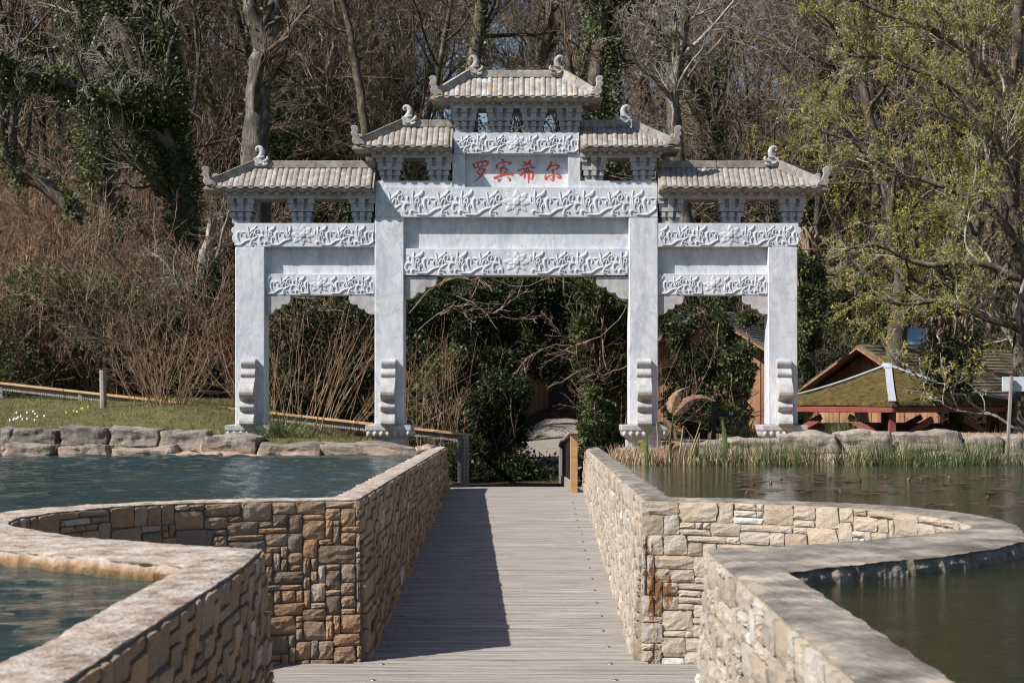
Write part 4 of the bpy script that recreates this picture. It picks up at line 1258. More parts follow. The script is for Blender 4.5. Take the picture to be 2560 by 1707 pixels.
# ------------------------------------------------------------------ boulders along the banks
def boulder(px0, px1, py0, py1, D, depth, label, group, mat, seed, water_line=False, sink=0.12):
    rng = np.random.RandomState(seed)
    a, b_ = W(px0, py1, D), W(px1, py0, D)
    x0, x1, z0, z1 = a.x, b_.x, a.z, b_.z
    z0 -= sink
    cx, cz = (x0 + x1) / 2, (z0 + z1) / 2
    bm = bmesh.new()
    bmesh.ops.create_cube(bm, size=1)
    bmesh.ops.subdivide_edges(bm, edges=bm.edges, cuts=10, use_grid_fill=True)
    sx, sz = x1 - x0, z1 - z0
    off = Vector(rng.uniform(-50, 50, 3))
    ph = rng.uniform(0, 6, 6)
    for v in bm.verts:
        p = v.co.copy()
        # squared boulder: pull the corners in
        e = sorted([abs(p.x), abs(p.y), abs(p.z)])
        r = max(0, e[1] - .42) + max(0, e[0] - .42)
        p = p * (1 - .45 * r)
        # sheared, uneven ends and top
        p.x += .05 * math.sin(p.z * 3 + ph[0]) + .03 * math.sin(p.y * 4 + ph[1])
        p.z += .05 * math.sin(p.x * 3.2 + ph[2]) * (p.z > 0) + .03 * math.sin(p.x * 9 + ph[3]) * (p.z > 0)
        q = Vector((p.x * sx, p.y * depth, p.z * sz))
        n1 = mnoise.noise(q * 2.6 + off); n2 = mnoise.noise(q * 8 + off); n3 = mnoise.noise(Vector((q.x * 3, q.y * 3, q.z * 14)) + off)
        nrm = p.normalized()
        q += nrm * (n1 * .045 + n2 * .022 - .05 * max(0, .12 - abs(n1)) / .12 * .35 + n3 * .022 + mnoise.noise(q * 19 + off) * .012)
        v.co = q
    me = bpy.data.meshes.new('boulder')
    bm.to_mesh(me); bm.free(); me.materials.append(MAT[mat])
    o = link(bpy.data.objects.new('boulder', me))
    o.location = (cx, D + depth / 2, cz)
    o.rotation_euler = (0, 0, rng.uniform(-.05, .05))
    return tag(o, label, 'boulder', group)

def z7(x, y): return x * .4847, 860 + y * .4847
L_TOP = [(-150, -62, 450, 600, 'dark'), (-60, 52, 442, 590, 'grey boulder cut by the left picture edge, beside the left pond'),
         (57, 290, 437, 519, 'first whole upper row boulder from the left picture edge, below the white daisies'),
         (300, 545, 424, 522, 'second whole upper row boulder from the left, right of the white daisies'),
         (550, 804, 429, 531, 'flat topped upper row boulder below the yellow flowers on the left bank'),
         (812, 1054, 450, 554, 'sloping upper row boulder left of the cracked one at the outer gate column'),
         (1057, 1335, 475, 578, 'dark cracked boulder directly below the outer left gate column'),
         (1340, 1652, 509, 602, 'long low boulder below the strap leaved clump at the gate'),
         (1648, 2140, 517, 608, 'longest low boulder below the inner left gate column')]
for i, (a, b_, c, d, lab) in enumerate(L_TOP):
    if i == 0: continue
    (x0, y0), (x1, y1) = z7(a, c), z7(b_, d)
    boulder(x0 - 1, x1 + 1, y0, y1 - 1, 21.95 + (.12 if i < 6 else 0), .62, lab, 'boulders edging the left pond', 'boulder', 20 + i, sink=.02 if i < 6 else .12)
L_LOW = [(-80, 18, 530, 582, 'low boulder in the lower row cut by the left picture edge'), (22, 258, 517, 580, 'first whole low boulder at the left waterline'), (303, 562, 523, 586, 'pink footed low boulder at the waterline under the second upper boulder'),
         (557, 872, 531, 596, 'pink footed low boulder at the waterline under the flat topped one'), (850, 1120, 560, 600, 'thin flat boulder at the waterline under the sloping one'), (1135, 1330, 572, 600, 'thin dark boulder at the waterline under the cracked one'),
         (2143, 2230, 533, 562, 'small pale block at the far end of the left boulder row')]
for i, (a, b_, c, d, lab) in enumerate(L_LOW):
    (x0, y0), (x1, y1) = z7(a, c), z7(b_, d)
    boulder(x0, x1, y0, y1, 21.75 if i < 6 else 22.6, .6, lab, 'boulders edging the left pond', 'boulder', 40 + i)
def z8(x, y): return 1500 + x * .4507, 820 + y * .4507
R_ST = [(100, 330, 668, 740, 'mostly hidden pale boulder behind the reeds by the inner right gate column'), (420, 700, 636, 700, 'pale boulder behind the tall dead stems'), (705, 1005, 618, 690, 'pale boulder below the outer right gate column behind reeds'),
        (1015, 1335, 592, 684, 'wedge shaped boulder just right of the outer right gate column'), (1342, 1612, 576, 697, 'tall rounded boulder below the rush clump'),
        (1642, 2005, 582, 704, 'widest boulder on the right bank'), (2030, 2242, 606, 702, 'squarish boulder left of the sign post'), (2262, 2420, 610, 705, 'boulder cut by the right picture edge'), ]
for i, (a, b_, c, d, lab) in enumerate(R_ST):
    (x0, y0), (x1, y1) = z8(a, c), z8(b_, d)
    boulder(x0, x1, y0, y1, 19.85, .6, lab, 'boulders edging the right pond', 'boulder_pale', 60 + i, sink=.03)
R_LO = [(1040, 1230, 700, 765), (1245, 1560, 700, 762), (1575, 1830, 705, 765), (1850, 2120, 703, 765), (2130, 2400, 705, 768), (560, 800, 705, 765), (810, 1030, 702, 765)]
for i, (a, b_, c, d) in enumerate(R_LO):
    (x0, y0), (x1, y1) = z8(a, c), z8(b_, d)
    boulder(x0, x1, y0, y1, 19.5, .55, 'low pale waterline stone behind green reeds, ' + ('under the tall rounded boulder', 'under the left half of the widest boulder', 'under the right end of the widest boulder', 'under the boulder by the sign post', 'at the right picture edge', 'behind the tall dead stems', 'under the outer right gate column')[i], 'low boulders behind the reeds', 'boulder_pale', 80 + i)

# ------------------------------------------------------------------ fences and rails
def rail_fence():
    f = thing('path_fence', 'timber handrail fence with wire mesh sloping down behind the left gate columns', 'fence', W(300, 1050, 27.5))
    A, B = W(-60, 951, 28.6), W(1168, 1086, 25.6)
    n = 5
    for k in range(n):
        p, q = A.lerp(B, k / n), A.lerp(B, (k + 1) / n - .0015)
        MB().bar(p, q, .13, .035).build('top_rail', MAT['wood_rail'], f, bevel=.004)
        MB().bar(p - Vector((0, -.01, .075)), q - Vector((0, -.01, .075)), .035, .10).build('side_board', MAT['wood_grey'], f, bevel=.003)
    for px in (8, 228, 700, 1165):
        t = (px + 60) / 1228
        p = A.lerp(B, t)
        MB().box(p.x - .05, p.x + .05, p.y - .03, p.y + .07, ground_z(p.x, p.y) - .2, p.z - .02).build('fence_post', MAT['wood_grey'], f, bevel=.005)
    m_ = MB(); n = 120
    for k in range(n):
        p = A.lerp(B, (k + .5) / n) + Vector((0, -.035, 0))
        m_.bar(p + Vector((0, 0, -.03)), p + Vector((0, 0, -.75)), .006, .006)
    for z in (-.05, -.16, -.27, -.38, -.49, -.6, -.71):
        m_.bar(A + Vector((0, -.035, z)), B + Vector((0, -.035, z)), .006, .006, up=(0, 1, 0))
    o = m_.build('wire_mesh', MAT['wire'], f, fix=False); o['kind'] = 'stuff'
    # return panel going down beside the deck end
    C = W(1182, 1128, 28.5)
    MB().bar(B, C, .10, .035).build('top_rail', MAT['wood_rail'], f, bevel=.004)
    P0 = W(1165, 1100, 25.6)
    for x, y, zt in ((P0.x, 25.55, B.z - .02), (W(1150, 1100, 25.2).x, 25.6, B.z - .03)):
        MB().box(x - .05, x + .05, y - .05, y + .05, -.85, zt).build('fence_post', MAT['wood_grey'], f, bevel=.005)
    L = W(1090, 1216, 25.5); Rr = W(1168, 1216, 25.5)
    MB().bar(L, Rr, .05, .12).build('bottom_rail', MAT['wood_grey'], f, bevel=.004)
    m_ = MB()
    for k in range(26):
        x = P0.x - 1.0 + k * .044
        m_.bar((x, 25.5, -.6), (x, 25.5, B.z - .05), .004, .004)
    for k in range(10):
        z = -.55 + k * .065
        m_.bar((P0.x - 1.0, 25.5, z), (P0.x + .1, 25.5, z), .004, .004, up=(0, 1, 0))
    o = m_.build('wire_mesh', MAT['wire'], f, fix=False); o['kind'] = 'stuff'
rail_fence()
def path_rail_right():
    f = thing('gate_post_rail', 'orange timber post with rail and mesh panel at the right end of the boardwalk', 'handrail', (W(1434, 1240, 22.5).x, 22.5, -.6))
    x = W(1435, 1100, 22.5).x
    MB().box(x - .05, x + .05, 22.45, 22.55, -.72, W(0, 1088, 22.5).z).build('post', MAT['wood_new'], f, bevel=.006)
    top = Vector((x - .03, 22.5, W(0, 1084, 22.5).z)); far = Vector((W(1405, 1110, 26.5).x, 26.5, W(0, 1112, 26.5).z))
    MB().bar(top + Vector((.02, -.1, .02)), far, .13, .04).build('top_rail', MAT['wood_grey'], f, bevel=.004)
    MB().box(far.x - .05, far.x + .05, 26.4, 26.5, -.95, far.z).build('post', MAT['wood_grey'], f, bevel=.005)
    MB().bar(Vector((x - .04, 22.6, -.52)), Vector((far.x, 26.4, -.62)), .04, .14).build('bottom_rail', MAT['wood_grey'], f, bevel=.004)
    m_ = MB()
    for k in range(60):
        t = (k + .5) / 60; p = top.lerp(far, t)
        m_.bar((p.x, p.y, -.6), (p.x, p.y, p.z), .005, .005)
    for k in range(14):
        z = -.56 + k * .06
        m_.bar((top.x, top.y, z), (far.x, far.y, z), .005, .005, up=(0, 1, 0))
    o = m_.build('wire_mesh', MAT['wire'], f, fix=False); o['kind'] = 'stuff'
path_rail_right()
p = W(257, 1031, 26.6)
mb = MB(); mb.tube([(p.x, p.y, -.2), (p.x + .01, p.y, .6), (p.x, p.y, EYE - (925 - VY) / F * 26.6)], [.062, .058, .055], 10)
tag(mb.build('round_post', MAT['wood_grey'], smooth=False), 'round grey timber post standing alone on the left grass bank', 'post')

# ------------------------------------------------------------------ signs
sg = thing('notice_board', 'back of a white board on a pale post at the right pond edge', 'sign', (W(2522, 1150, 18.9).x, 18.9, -.4))
a = W(2514, 1160, 18.9); t_ = W(2529, 940, 18.9)
MB().bar((a.x - .01, 18.9, -.5), (t_.x, 18.9, t_.z), .036, .036, up=(0, 1, 0)).build('post', MAT['wood_grey'], sg, bevel=.004)
l_, r_ = W(2505, 978, 18.95), W(2562, 942, 18.95)
MB().box(l_.x, r_.x, 18.94, 18.955, l_.z, r_.z).build('board', MAT['white_paint'], sg, bevel=.002)
sg = thing('direction_sign', 'low black direction sign on a black post behind the right gate arch', 'sign', (W(1785, 1075, 25.6).x, 25.6, -.2))
a, b_ = W(1779, 1010, 25.6), W(1791, 1085, 25.6)
MB().box(a.x, b_.x, 25.6, 25.68, -.5, a.z).build('post', MAT['black_paint'], sg)
a, b_ = W(1791, 1041, 25.58), W(1836, 1026, 25.58)
MB().box(a.x, b_.x, 25.58, 25.62, a.z, b_.z).build('arm', MAT['black_paint'], sg)
for k in range(3):   # three small white figures at the end of the arm
    x = W(1824 + k * 4, 1030, 25.57).x
    m_ = MB(); m_.box(x - .006, x + .006, 25.572, 25.579, a.z + .025, a.z + .07); m_.box(x - .004, x + .004, 25.572, 25.579, a.z + .075, a.z + .085)
    m_.build('pictogram', MAT['white_paint'], sg)

# ------------------------------------------------------------------ mossy pavilion, barn and lodge on the right
def clad_wall(mb_parent, p0, p1, zb, zt, topfun=None, mat='cladding', name='board', wboard=.145):
    d = Vector(p1) - Vector(p0); L = d.length; d.normalize(); n = max(1, round(L / wboard)); nn = Vector((d.y, -d.x, 0))
    for k in range(n):
        a_ = Vector(p0) + d * (L * k / n + .003); b2 = Vector(p0) + d * (L * (k + 1) / n - .003)
        za = zt if topfun is None else topfun((k + .02) / n); zb2 = zt if topfun is None else topfun((k + .98) / n)
        pr = .0 if k % 2 else .014
        q0, q1 = a_ + nn * pr, b2 + nn * pr
        r0, r1 = a_ - nn * .02, b2 - nn * .02
        m_ = MB().add([(q0.x, q0.y, zb), (q1.x, q1.y, zb), (q1.x, q1.y, zb2), (q0.x, q0.y, za), (r0.x, r0.y, zb), (r1.x, r1.y, zb), (r1.x, r1.y, zb2), (r0.x, r0.y, za)],
                      [(0, 1, 2, 3), (5, 4, 7, 6), (1, 5, 6, 2), (4, 0, 3, 7), (3, 2, 6, 7), (0, 4, 5, 1)])
        m_.build(name, MAT[mat], mb_parent)

def pavilion():
    D = 29.0
    ap = W(2220, 914, D + 2.3)
    c = Vector((ap.x, D + 2.3))
    pv_ = thing('pavilion', 'open oxblood timber pavilion with a mossy hipped roof and lead hips right of the gate', 'pavilion', (c.x, c.y, -1.6))
    R = 2.55; ze = EYE - (1006 - VY) / F * D
    nseg = 6
    cor = [Vector((c.x + math.sin(2 * math.pi * k / nseg - .185) * R, c.y - math.cos(2 * math.pi * k / nseg - .185) * R, ze)) for k in range(nseg)]
    apex = Vector((c.x, c.y, ap.z))
    for k in range(nseg):
        a_, b2 = cor[k], cor[(k + 1) % nseg]
        n = 12; vs = []; fs = []
        rng = np.random.RandomState(k)
        for j in range(n + 1):
            for i in range(n + 1):
                t = j / n; s_ = i / n
                p_ = a_.lerp(b2, s_).lerp(apex, t)
                sag = -.10 * math.sin(math.pi * t) * .6
                p_.z += sag + (rng.uniform(0, .022) if 0 < i < n else 0)
                vs.append(p_)
        for j in range(n):
            for i in range(n): fs.append((j * (n + 1) + i, j * (n + 1) + i + 1, (j + 1) * (n + 1) + i + 1, (j + 1) * (n + 1) + i))
        m = len(vs)
        vs += [v - Vector((0, 0, .07)) for v in vs[:n + 1]]
        fs += [(i + 1, i, m + i, m + i + 1) for i in range(n)]
        mesh_object('roof_face', vs, fs, MAT['moss'], pv_, smooth=True)
        # lead hip strip
        hip = MB(); M2 = 8; out = (a_ - apex); out.z = 0; out.normalize(); sd = Vector((-out.y, out.x, 0))
        pts = []
        for j in range(M2 + 1):
            t = j / M2; p_ = a_.lerp(apex, t); p_.z += -.06 * math.sin(math.pi * t) + .028
            pts.append(p_)
        for p_, q_ in zip(pts[:-1], pts[1:]): hip.bar(p_, q_, .13, .02)
        hip.build('lead_hip', MAT['lead'], pv_)
        # fascia, posts, braces
        ins = lambda v, f_: Vector((c.x + (v.x - c.x) * f_, c.y + (v.y - c.y) * f_, v.z))
        fa, fb = ins(a_, .985), ins(b2, .985)
        MB().bar(fa - Vector((0, 0, .125)), fb - Vector((0, 0, .125)), .04, .10).build('fascia_board', MAT['red_timber'], pv_, bevel=.004)
        pa, pb = ins(a_, .90), ins(b2, .90)
        MB().box(pa.x - .06, pa.x + .06, pa.y - .06, pa.y + .06, -1.8, ze - .1).build('post', MAT['red_timber'], pv_, bevel=.005)
        MB().bar(pa - Vector((0, 0, .12)), pb - Vector((0, 0, .12)), .08, .12).build('tie_beam', MAT['red_timber'], pv_, bevel=.004)
        for u, v in ((pa, pb), (pb, pa)):
            q0 = u.lerp(v, .03) - Vector((0, 0, 1.15)); q2 = u.lerp(v, .36) - Vector((0, 0, .30)); q1 = u.lerp(v, .12) - Vector((0, 0, .62))
            cv = catmull([q0, q1, q2], 3); br = MB()
            for s1, s2 in zip(cv[:-1], cv[1:]): br.bar(s1, s2, .07, .11)
            br.build('brace', MAT['red_timber'], pv_)
        if k in (2, 3, 4):
            wa, wb = ins(a_, .86), ins(b2, .86)
            clad_wall(pv_, (wb.x, wb.y, 0) , (wa.x, wa.y, 0), -1.6, ze - .42)
    MB().tube([(apex.x, apex.y, apex.z - .05), (apex.x, apex.y, apex.z + .05)], [.16, .10], 12).build('lead_cap', MAT['lead'], pv_)
    fl = MB(); fl.tube([(c.x, c.y, -1.75), (c.x, c.y, -1.5)], [R * .95, R * .95], 6); fl.build('floor', MAT['wood_grey'], pv_)
pavilion()

def gabled(name, label, cat, apex, out_dir, halfw, drop, length, zb, roofmat, gable=True, rows=14, over=.35, barge='cladding', split_cols=1):
    """apex: front ridge point; the ridge runs away along out_dir"""
    t = thing(name, label, cat, (apex.x, apex.y, zb))
    d = Vector(out_dir).normalized(); s_ = Vector((d.y, -d.x, 0))  # to the right when looking along d
    for sgn in (-1, 1):
        # slates / shingles in courses: every course one row of pieces
        slope = Vector((s_.x * sgn * halfw, s_.y * sgn * halfw, -drop)); Ls = slope.length; sl = slope.normalized(); up = Vector((0, 0, 1))
        nrm = (sl.cross(d) * sgn * -1).normalized()
        if nrm.z < 0: nrm = -nrm
        base = MB(); p0 = apex - d * over; p1 = apex + d * length
        base.add([p0, p1, p1 + slope, p0 + slope, p0 - nrm * .06, p1 - nrm * .06, p1 + slope - nrm * .06, p0 + slope - nrm * .06],
                 [(0, 1, 2, 3), (7, 6, 5, 4), (0, 3, 7, 4), (1, 5, 6, 2), (2, 6, 7, 3), (0, 4, 5, 1)])
        rf = base.build('roof', MAT[roofmat], t)
        for r in range(rows):
            a_ = p0 + sl * (Ls * r / rows); L = (p1 - p0).length; e = .03
            m_ = MB()
            q = [a_ + nrm * .008, a_ + d * L + nrm * .008, a_ + d * L + sl * (Ls / rows + .01) + nrm * .028, a_ + sl * (Ls / rows + .01) + nrm * .028]
            q2 = [v - nrm * .014 for v in q]
            m_.add(q + q2, [(0, 1, 2, 3), (7, 6, 5, 4), (3, 2, 6, 7), (0, 3, 7, 4), (1, 5, 6, 2)])
            m_.build('shingle_course', MAT[roofmat], rf)
        MB().bar(p0 - d * .03 - up * .09 , p0 - d * .03 + slope - up * .09, .04, .2, up=d).build('barge_board', MAT[barge], t, bevel=.004)
    a_ = apex - s_ * halfw * .86; b2 = apex + s_ * halfw * .86
    lift = .12
    f_ = lambda u: apex.z - lift - abs(u - .5) * 2 * drop * .86
    for w0, w1 in (((a_.x, a_.y, 0), (b2.x, b2.y, 0)),):
        clad_wall(t, w0, w1, zb, 0, f_)
    for sgn in (-1, 1):
        e0 = apex + s_ * sgn * halfw * .86; e1 = e0 + d * length
        o0, o1 = ((e1, e0) if sgn < 0 else (e0, e1))
        clad_wall(t, (o0.x, o0.y, 0), (o1.x, o1.y, 0), zb, apex.z - lift - drop * .86, None, wboard=.3)
    return t
apx = W(2172, 862, 37.0)
barn = gabled('barn', 'larch clad barn with a brown slatted roof behind the mossy pavilion', 'barn', apx, (.62, .6, 0), 2.1, 1.25, 6.5, -1.6, 'shingle', rows=16)
sk = W(2318, 848, 39.2)
lod = thing('skylight', 'small blue glass roof light glinting above the barn roof', 'skylight', sk)
MB().add([(sk.x - .55, sk.y, sk.z - .12), (sk.x + .55, sk.y, sk.z - .12), (sk.x + .3, sk.y + .4, sk.z + .28), (sk.x - .5, sk.y + .4, sk.z + .28), (sk.x - .55, sk.y + .1, sk.z - .2), (sk.x + .55, sk.y + .1, sk.z - .2)],
         [(0, 1, 2, 3), (0, 4, 5, 1)]).build('pane', MAT['blue_glass'], lod)
MB().box(sk.x - .62, sk.x + .6, sk.y + .3, sk.y + .5, sk.z - 1.2, sk.z - .1).build('upstand', MAT['lead'], lod)
a = W(1770, 770, 33.5)
lodge = gabled('timber_lodge', 'orange clad timber lodge with a dark slate roof behind the right gate arch', 'lodge', a, (.35, .94, 0), 1.6, 1.0, 2.4, -1.4, 'slate', rows=16)
a = W(1340, 862, 47.5)
hut = thing('timber_hut', 'small timber clad hut at the top of the gravel path seen through the centre arch', 'hut', (a.x, 47.5, .3))
zt = W(0, 850, 47.5).z; zg = W(0, 1022, 47.5).z
clad_wall(hut, (W(1290, 0, 47.5).x, 47.5, 0), (W(1372, 0, 47.5).x, 47.5, 0), zg - .3, zt, wboard=.16)
MB().box(W(1372, 0, 47.5).x, W(1430, 0, 47.5).x, 47.55, 47.7, zg - .3, zt).build('door', MAT['black_paint'], hut)
MB().box(W(1270, 0, 47.5).x, W(1445, 0, 47.5).x, 47.1, 49.5, zt, zt + .18).build('roof', MAT['slate'], hut)
MB().box(W(1290, 0, 47.5).x, W(1430, 0, 47.5).x, 47.71, 49.3, zg - .3, zt - .002).build('rear_wall', MAT['cladding'], hut)
# ------------------------------------------------------------------ plants: engine
def norm(v): return v / np.maximum(np.linalg.norm(v, axis=-1, keepdims=True), 1e-9)
def grow(rng, P0, D0, L, K, wig, up):
    n = len(P0); P = np.zeros((n, K, 3)); P[:, 0] = P0; d = norm(D0)
    step = (L / (K - 1))[:, None]
    for k in range(1, K):
        d = norm(d + rng.normal(0, wig, (n, 3)) + np.array([0, 0, up]))
        P[:, k] = P[:, k - 1] + d * step
    return P
def spawn(rng, P, R, per, t0=.25, t1=1.0, ang=(.5, 1.1), lr=(.35, .6), rr=.55, K=5, wig=.18, up=.05, tip=.35, minr=.002, taper_len=True):
    n, K0, _ = P.shape
    idx = np.repeat(np.arange(n), per)
    t = rng.uniform(t0, t1, len(idx)); f = t * (K0 - 1); i = np.minimum(f.astype(int), K0 - 2); fr = (f - i)[:, None]
    A = P[idx, i]; B = P[idx, i + 1]
    p0 = A * (1 - fr) + B * fr; tan = norm(B - A)
    r0 = R[idx, i] * (1 - fr[:, 0]) + R[idx, i + 1] * fr[:, 0]
    q = norm(np.cross(tan, rng.normal(0, 1, (len(idx), 3))))
    a = rng.uniform(*ang, len(idx))[:, None]
    d = tan * np.cos(a) + q * np.sin(a)
    plen = np.linalg.norm(np.diff(P, axis=1), axis=2).sum(1)[idx]
    L = plen * rng.uniform(*lr, len(idx)) * ((1.15 - .55 * t) if taper_len else 1)
    C = grow(rng, p0, d, L, K, wig, up)
    rs = np.maximum(r0 * rr * rng.uniform(.7, 1.1, len(idx)), minr)
    RR = rs[:, None] * np.linspace(1, tip, K)[None, :]
    return C, np.maximum(RR, minr * .6)
def tubes(P, R, S):
    n, K, _ = P.shape
    T = np.empty_like(P); T[:, 1:-1] = P[:, 2:] - P[:, :-2]; T[:, 0] = P[:, 1] - P[:, 0]; T[:, -1] = P[:, -1] - P[:, -2]
    T = norm(T)
    mean = norm(T.mean(1)); ref = np.where(np.abs(mean[:, 2:3]) < .8, np.array([[0, 0, 1.0]]), np.array([[1.0, 0, 0]]))
    a = norm(np.cross(T, ref[:, None, :])); b = np.cross(a, T)
    th = np.arange(S) * 2 * np.pi / S
    V = P[:, :, None, :] + R[:, :, None, None] * (a[:, :, None, :] * np.cos(th)[None, None, :, None] + b[:, :, None, :] * np.sin(th)[None, None, :, None])
    base = (np.arange(n) * K * S)[:, None, None]
    k = np.arange(K - 1)[None, :, None] * S; s = np.arange(S)[None, None, :]; s2 = (s + 1) % S
    Q = np.stack([base + k + s, base + k + s2, base + k + S + s2, base + k + S + s], -1).reshape(-1, 4)
    return V.reshape(-1, 3), Q
def join(parts):
    vs = []; qs = []; o = 0
    for v, q in parts:
        vs.append(v); qs.append(q + o); o += len(v)
    return np.concatenate(vs), np.concatenate(qs)
def leaves(rng, C, size, flat=.0, aspect=.62, up_bias=0.0, dirs=None):
    """one folded quad per leaf"""
    n = len(C)
    d = norm(rng.normal(0, 1, (n, 3)) + np.array([0, 0, up_bias])) if dirs is None else norm(dirs + rng.normal(0, .35, (n, 3)))
    q = norm(np.cross(d, rng.normal(0, 1, (n, 3))))
    nn = np.cross(d, q)
    s = size * rng.uniform(.6, 1.25, n)[:, None]
    a = C; b = C + d * s * .45 + q * s * aspect * .5 + nn * s * .08; c = C + d * s; e = C + d * s * .45 - q * s * aspect * .5 + nn * s * .08
    V = np.stack([a, b, c, e], 1).reshape(-1, 3)
    Q = np.arange(n * 4).reshape(n, 4)
    return V, Q
def pts_on(rng, P, R, n, spread):
    """points scattered on branches, thicker branches first"""
    N_, K, _ = P.shape
    seg = np.linalg.norm(np.diff(P, axis=1), axis=2); w = seg.reshape(-1); w = w / w.sum()
    pick = rng.choice(len(w), n, p=w); i, k = np.divmod(pick, K - 1); t = rng.random(n)[:, None]
    c = P[i, k] * (1 - t) + P[i, k + 1] * t; r = R[i, k]
    q = norm(rng.normal(0, 1, (n, 3)))
    return c + q * (r + spread * rng.random(n))[:, None], q

def tree_arrays(seed, H=11.0, r=.16, lean=(0, 0), limbs=9, per=(6, 6, 5), fork=.35, wig=.10, trunk=None, trunk_r=None, limb_up=.05, spread=(.5, 1.0), limb_len=(.35, .6), limb_t=(.25, 1.0), twig_r=.004, wig2=.18):
    rng = np.random.RandomState(seed)
    if trunk is None:
        P = grow(rng, np.zeros((1, 3)), np.array([[lean[0], lean[1], 1.0]]), np.array([H]), 12, wig, .08)
        R = np.linspace(r, r * .22, 12)[None, :] * (1 + .5 * np.exp(-np.arange(12) * 1.6))[None, :]
    else:
        tr = [np.array([tuple(v) for v in catmull(t, 4)]) for t in trunk]
        K = 16
        P = np.stack([np.stack([np.interp(np.linspace(0, 1, K), np.linspace(0, 1, len(t)), t[:, c]) for c in range(3)], 1) for t in tr])
        R = np.stack([np.interp(np.linspace(0, 1, K), np.linspace(0, 1, len(q)), q) for q in trunk_r])
        P[:, 1:-1] += rng.normal(0, .02, P[:, 1:-1].shape)
    L1, R1 = spawn(rng, P, R, limbs, limb_t[0], limb_t[1], spread, limb_len, .5, 9, .17, limb_up, .3, .012)
    L2, R2 = spawn(rng, L1, R1, per[0], .15, 1, (.4, 1.1), (.3, .6), .5, 7, wig2, .04, .35, .007)
    L3, R3 = spawn(rng, L2, R2, per[1], .15, 1, (.35, .9), (.4, .8), .5, 6, wig2, .04, .35, twig_r)
    L4, R4 = spawn(rng, L3, R3, per[2], .1, 1, (.35, .9), (.45, .9), .5, 5, .16, .04, .4, twig_r * .7)
    return rng, (P, R), (L1, R1), (L2, R2), (L3, R3), (L4, R4)

def tree_meshes(name, arr, bark_m, twig_m, limb_m=None, sides=(9, 6, 4, 3, 3)):
    rng, *lv = arr
    out = {}
    v, q = tubes(*lv[0], sides[0]); out['trunk'] = fast_mesh('trunk', v, q, MAT[bark_m], smooth=True)
    v, q = join([tubes(*lv[1], sides[1]), tubes(*lv[2], sides[2])]); out['limbs'] = fast_mesh('limbs', v, q, MAT[limb_m or bark_m], smooth=True)
    v, q = join([tubes(*lv[3], sides[3]), tubes(*lv[4], sides[4])]); out['twigs'] = fast_mesh('twigs', v, q, MAT[twig_m])
    return out

def put_tree(meshes, label, cat, loc, rotz=0, scale=1, group=None, name='bare_tree', tilt=(0, 0)):
    t = thing(name, label, cat, loc, group)
    t.rotation_euler = (tilt[0], tilt[1], rotz); t.scale = (scale,) * 3
    for k, me in meshes.items():
        o = bpy.data.objects.new(k, me); COL.objects.link(o); o.parent = t
    return t

def scatter(name, protos, pts, rots, scls, idx, kind='stuff', seed=0):
    """ONE object: geometry nodes put the prototype meshes on points"""
    n = len(pts)
    me = bpy.data.meshes.new(name); me.vertices.add(n)
    me.vertices.foreach_set('co', np.asarray(pts, np.float32).ravel())
    a = me.attributes.new('rot', 'FLOAT_VECTOR', 'POINT'); a.data.foreach_set('vector', np.asarray(rots, np.float32).ravel())
    a = me.attributes.new('scl', 'FLOAT', 'POINT'); a.data.foreach_set('value', np.asarray(scls, np.float32))
    a = me.attributes.new('idx', 'INT', 'POINT'); a.data.foreach_set('value', np.asarray(idx, np.int32))
    o = link(bpy.data.objects.new(name, me)); o['kind'] = kind
    ng = bpy.data.node_groups.new(name, 'GeometryNodeTree')
    ng.interface.new_socket('Geometry', in_out='INPUT', socket_type='NodeSocketGeometry')
    ng.interface.new_socket('Geometry', in_out='OUTPUT', socket_type='NodeSocketGeometry')
    gi = ng.nodes.new('NodeGroupInput'); go = ng.nodes.new('NodeGroupOutput')
    jn = ng.nodes.new('GeometryNodeJoinGeometry')
    for k, p in enumerate(protos):
        sel = ng.nodes.new('FunctionNodeCompare'); sel.data_type = 'INT'; sel.operation = 'EQUAL'
        na = ng.nodes.new('GeometryNodeInputNamedAttribute'); na.data_type = 'INT'; na.inputs[0].default_value = 'idx'
        ints = [s for s in sel.inputs if s.type == 'INT']
        ng.links.new([s for s in na.outputs if s.enabled and s.name == 'Attribute'][0], ints[0]); ints[1].default_value = k
        ip = ng.nodes.new('GeometryNodeInstanceOnPoints')
        oi = ng.nodes.new('GeometryNodeObjectInfo'); oi.inputs['Object'].default_value = p; oi.inputs['As Instance'].default_value = True
        nr = ng.nodes.new('GeometryNodeInputNamedAttribute'); nr.data_type = 'FLOAT_VECTOR'; nr.inputs[0].default_value = 'rot'
        ns = ng.nodes.new('GeometryNodeInputNamedAttribute'); ns.data_type = 'FLOAT'; ns.inputs[0].default_value = 'scl'
        ng.links.new(gi.outputs[0], ip.inputs['Points']); ng.links.new(sel.outputs[0], ip.inputs['Selection'])
        ng.links.new(oi.outputs['Geometry'], ip.inputs['Instance'])
        e2r = ng.nodes.new('FunctionNodeEulerToRotation')
        ng.links.new([s for s in nr.outputs if s.enabled and s.name == 'Attribute'][0], e2r.inputs[0])
        ng.links.new(e2r.outputs[0], ip.inputs['Rotation'])
        ng.links.new([s for s in ns.outputs if s.enabled and s.name == 'Attribute'][0], ip.inputs['Scale'])
        ng.links.new(ip.outputs[0], jn.inputs[0])
    ng.links.new(jn.outputs[0], go.inputs[0])
    md = o.modifiers.new('scatter', 'NODES'); md.node_group = ng
    return o
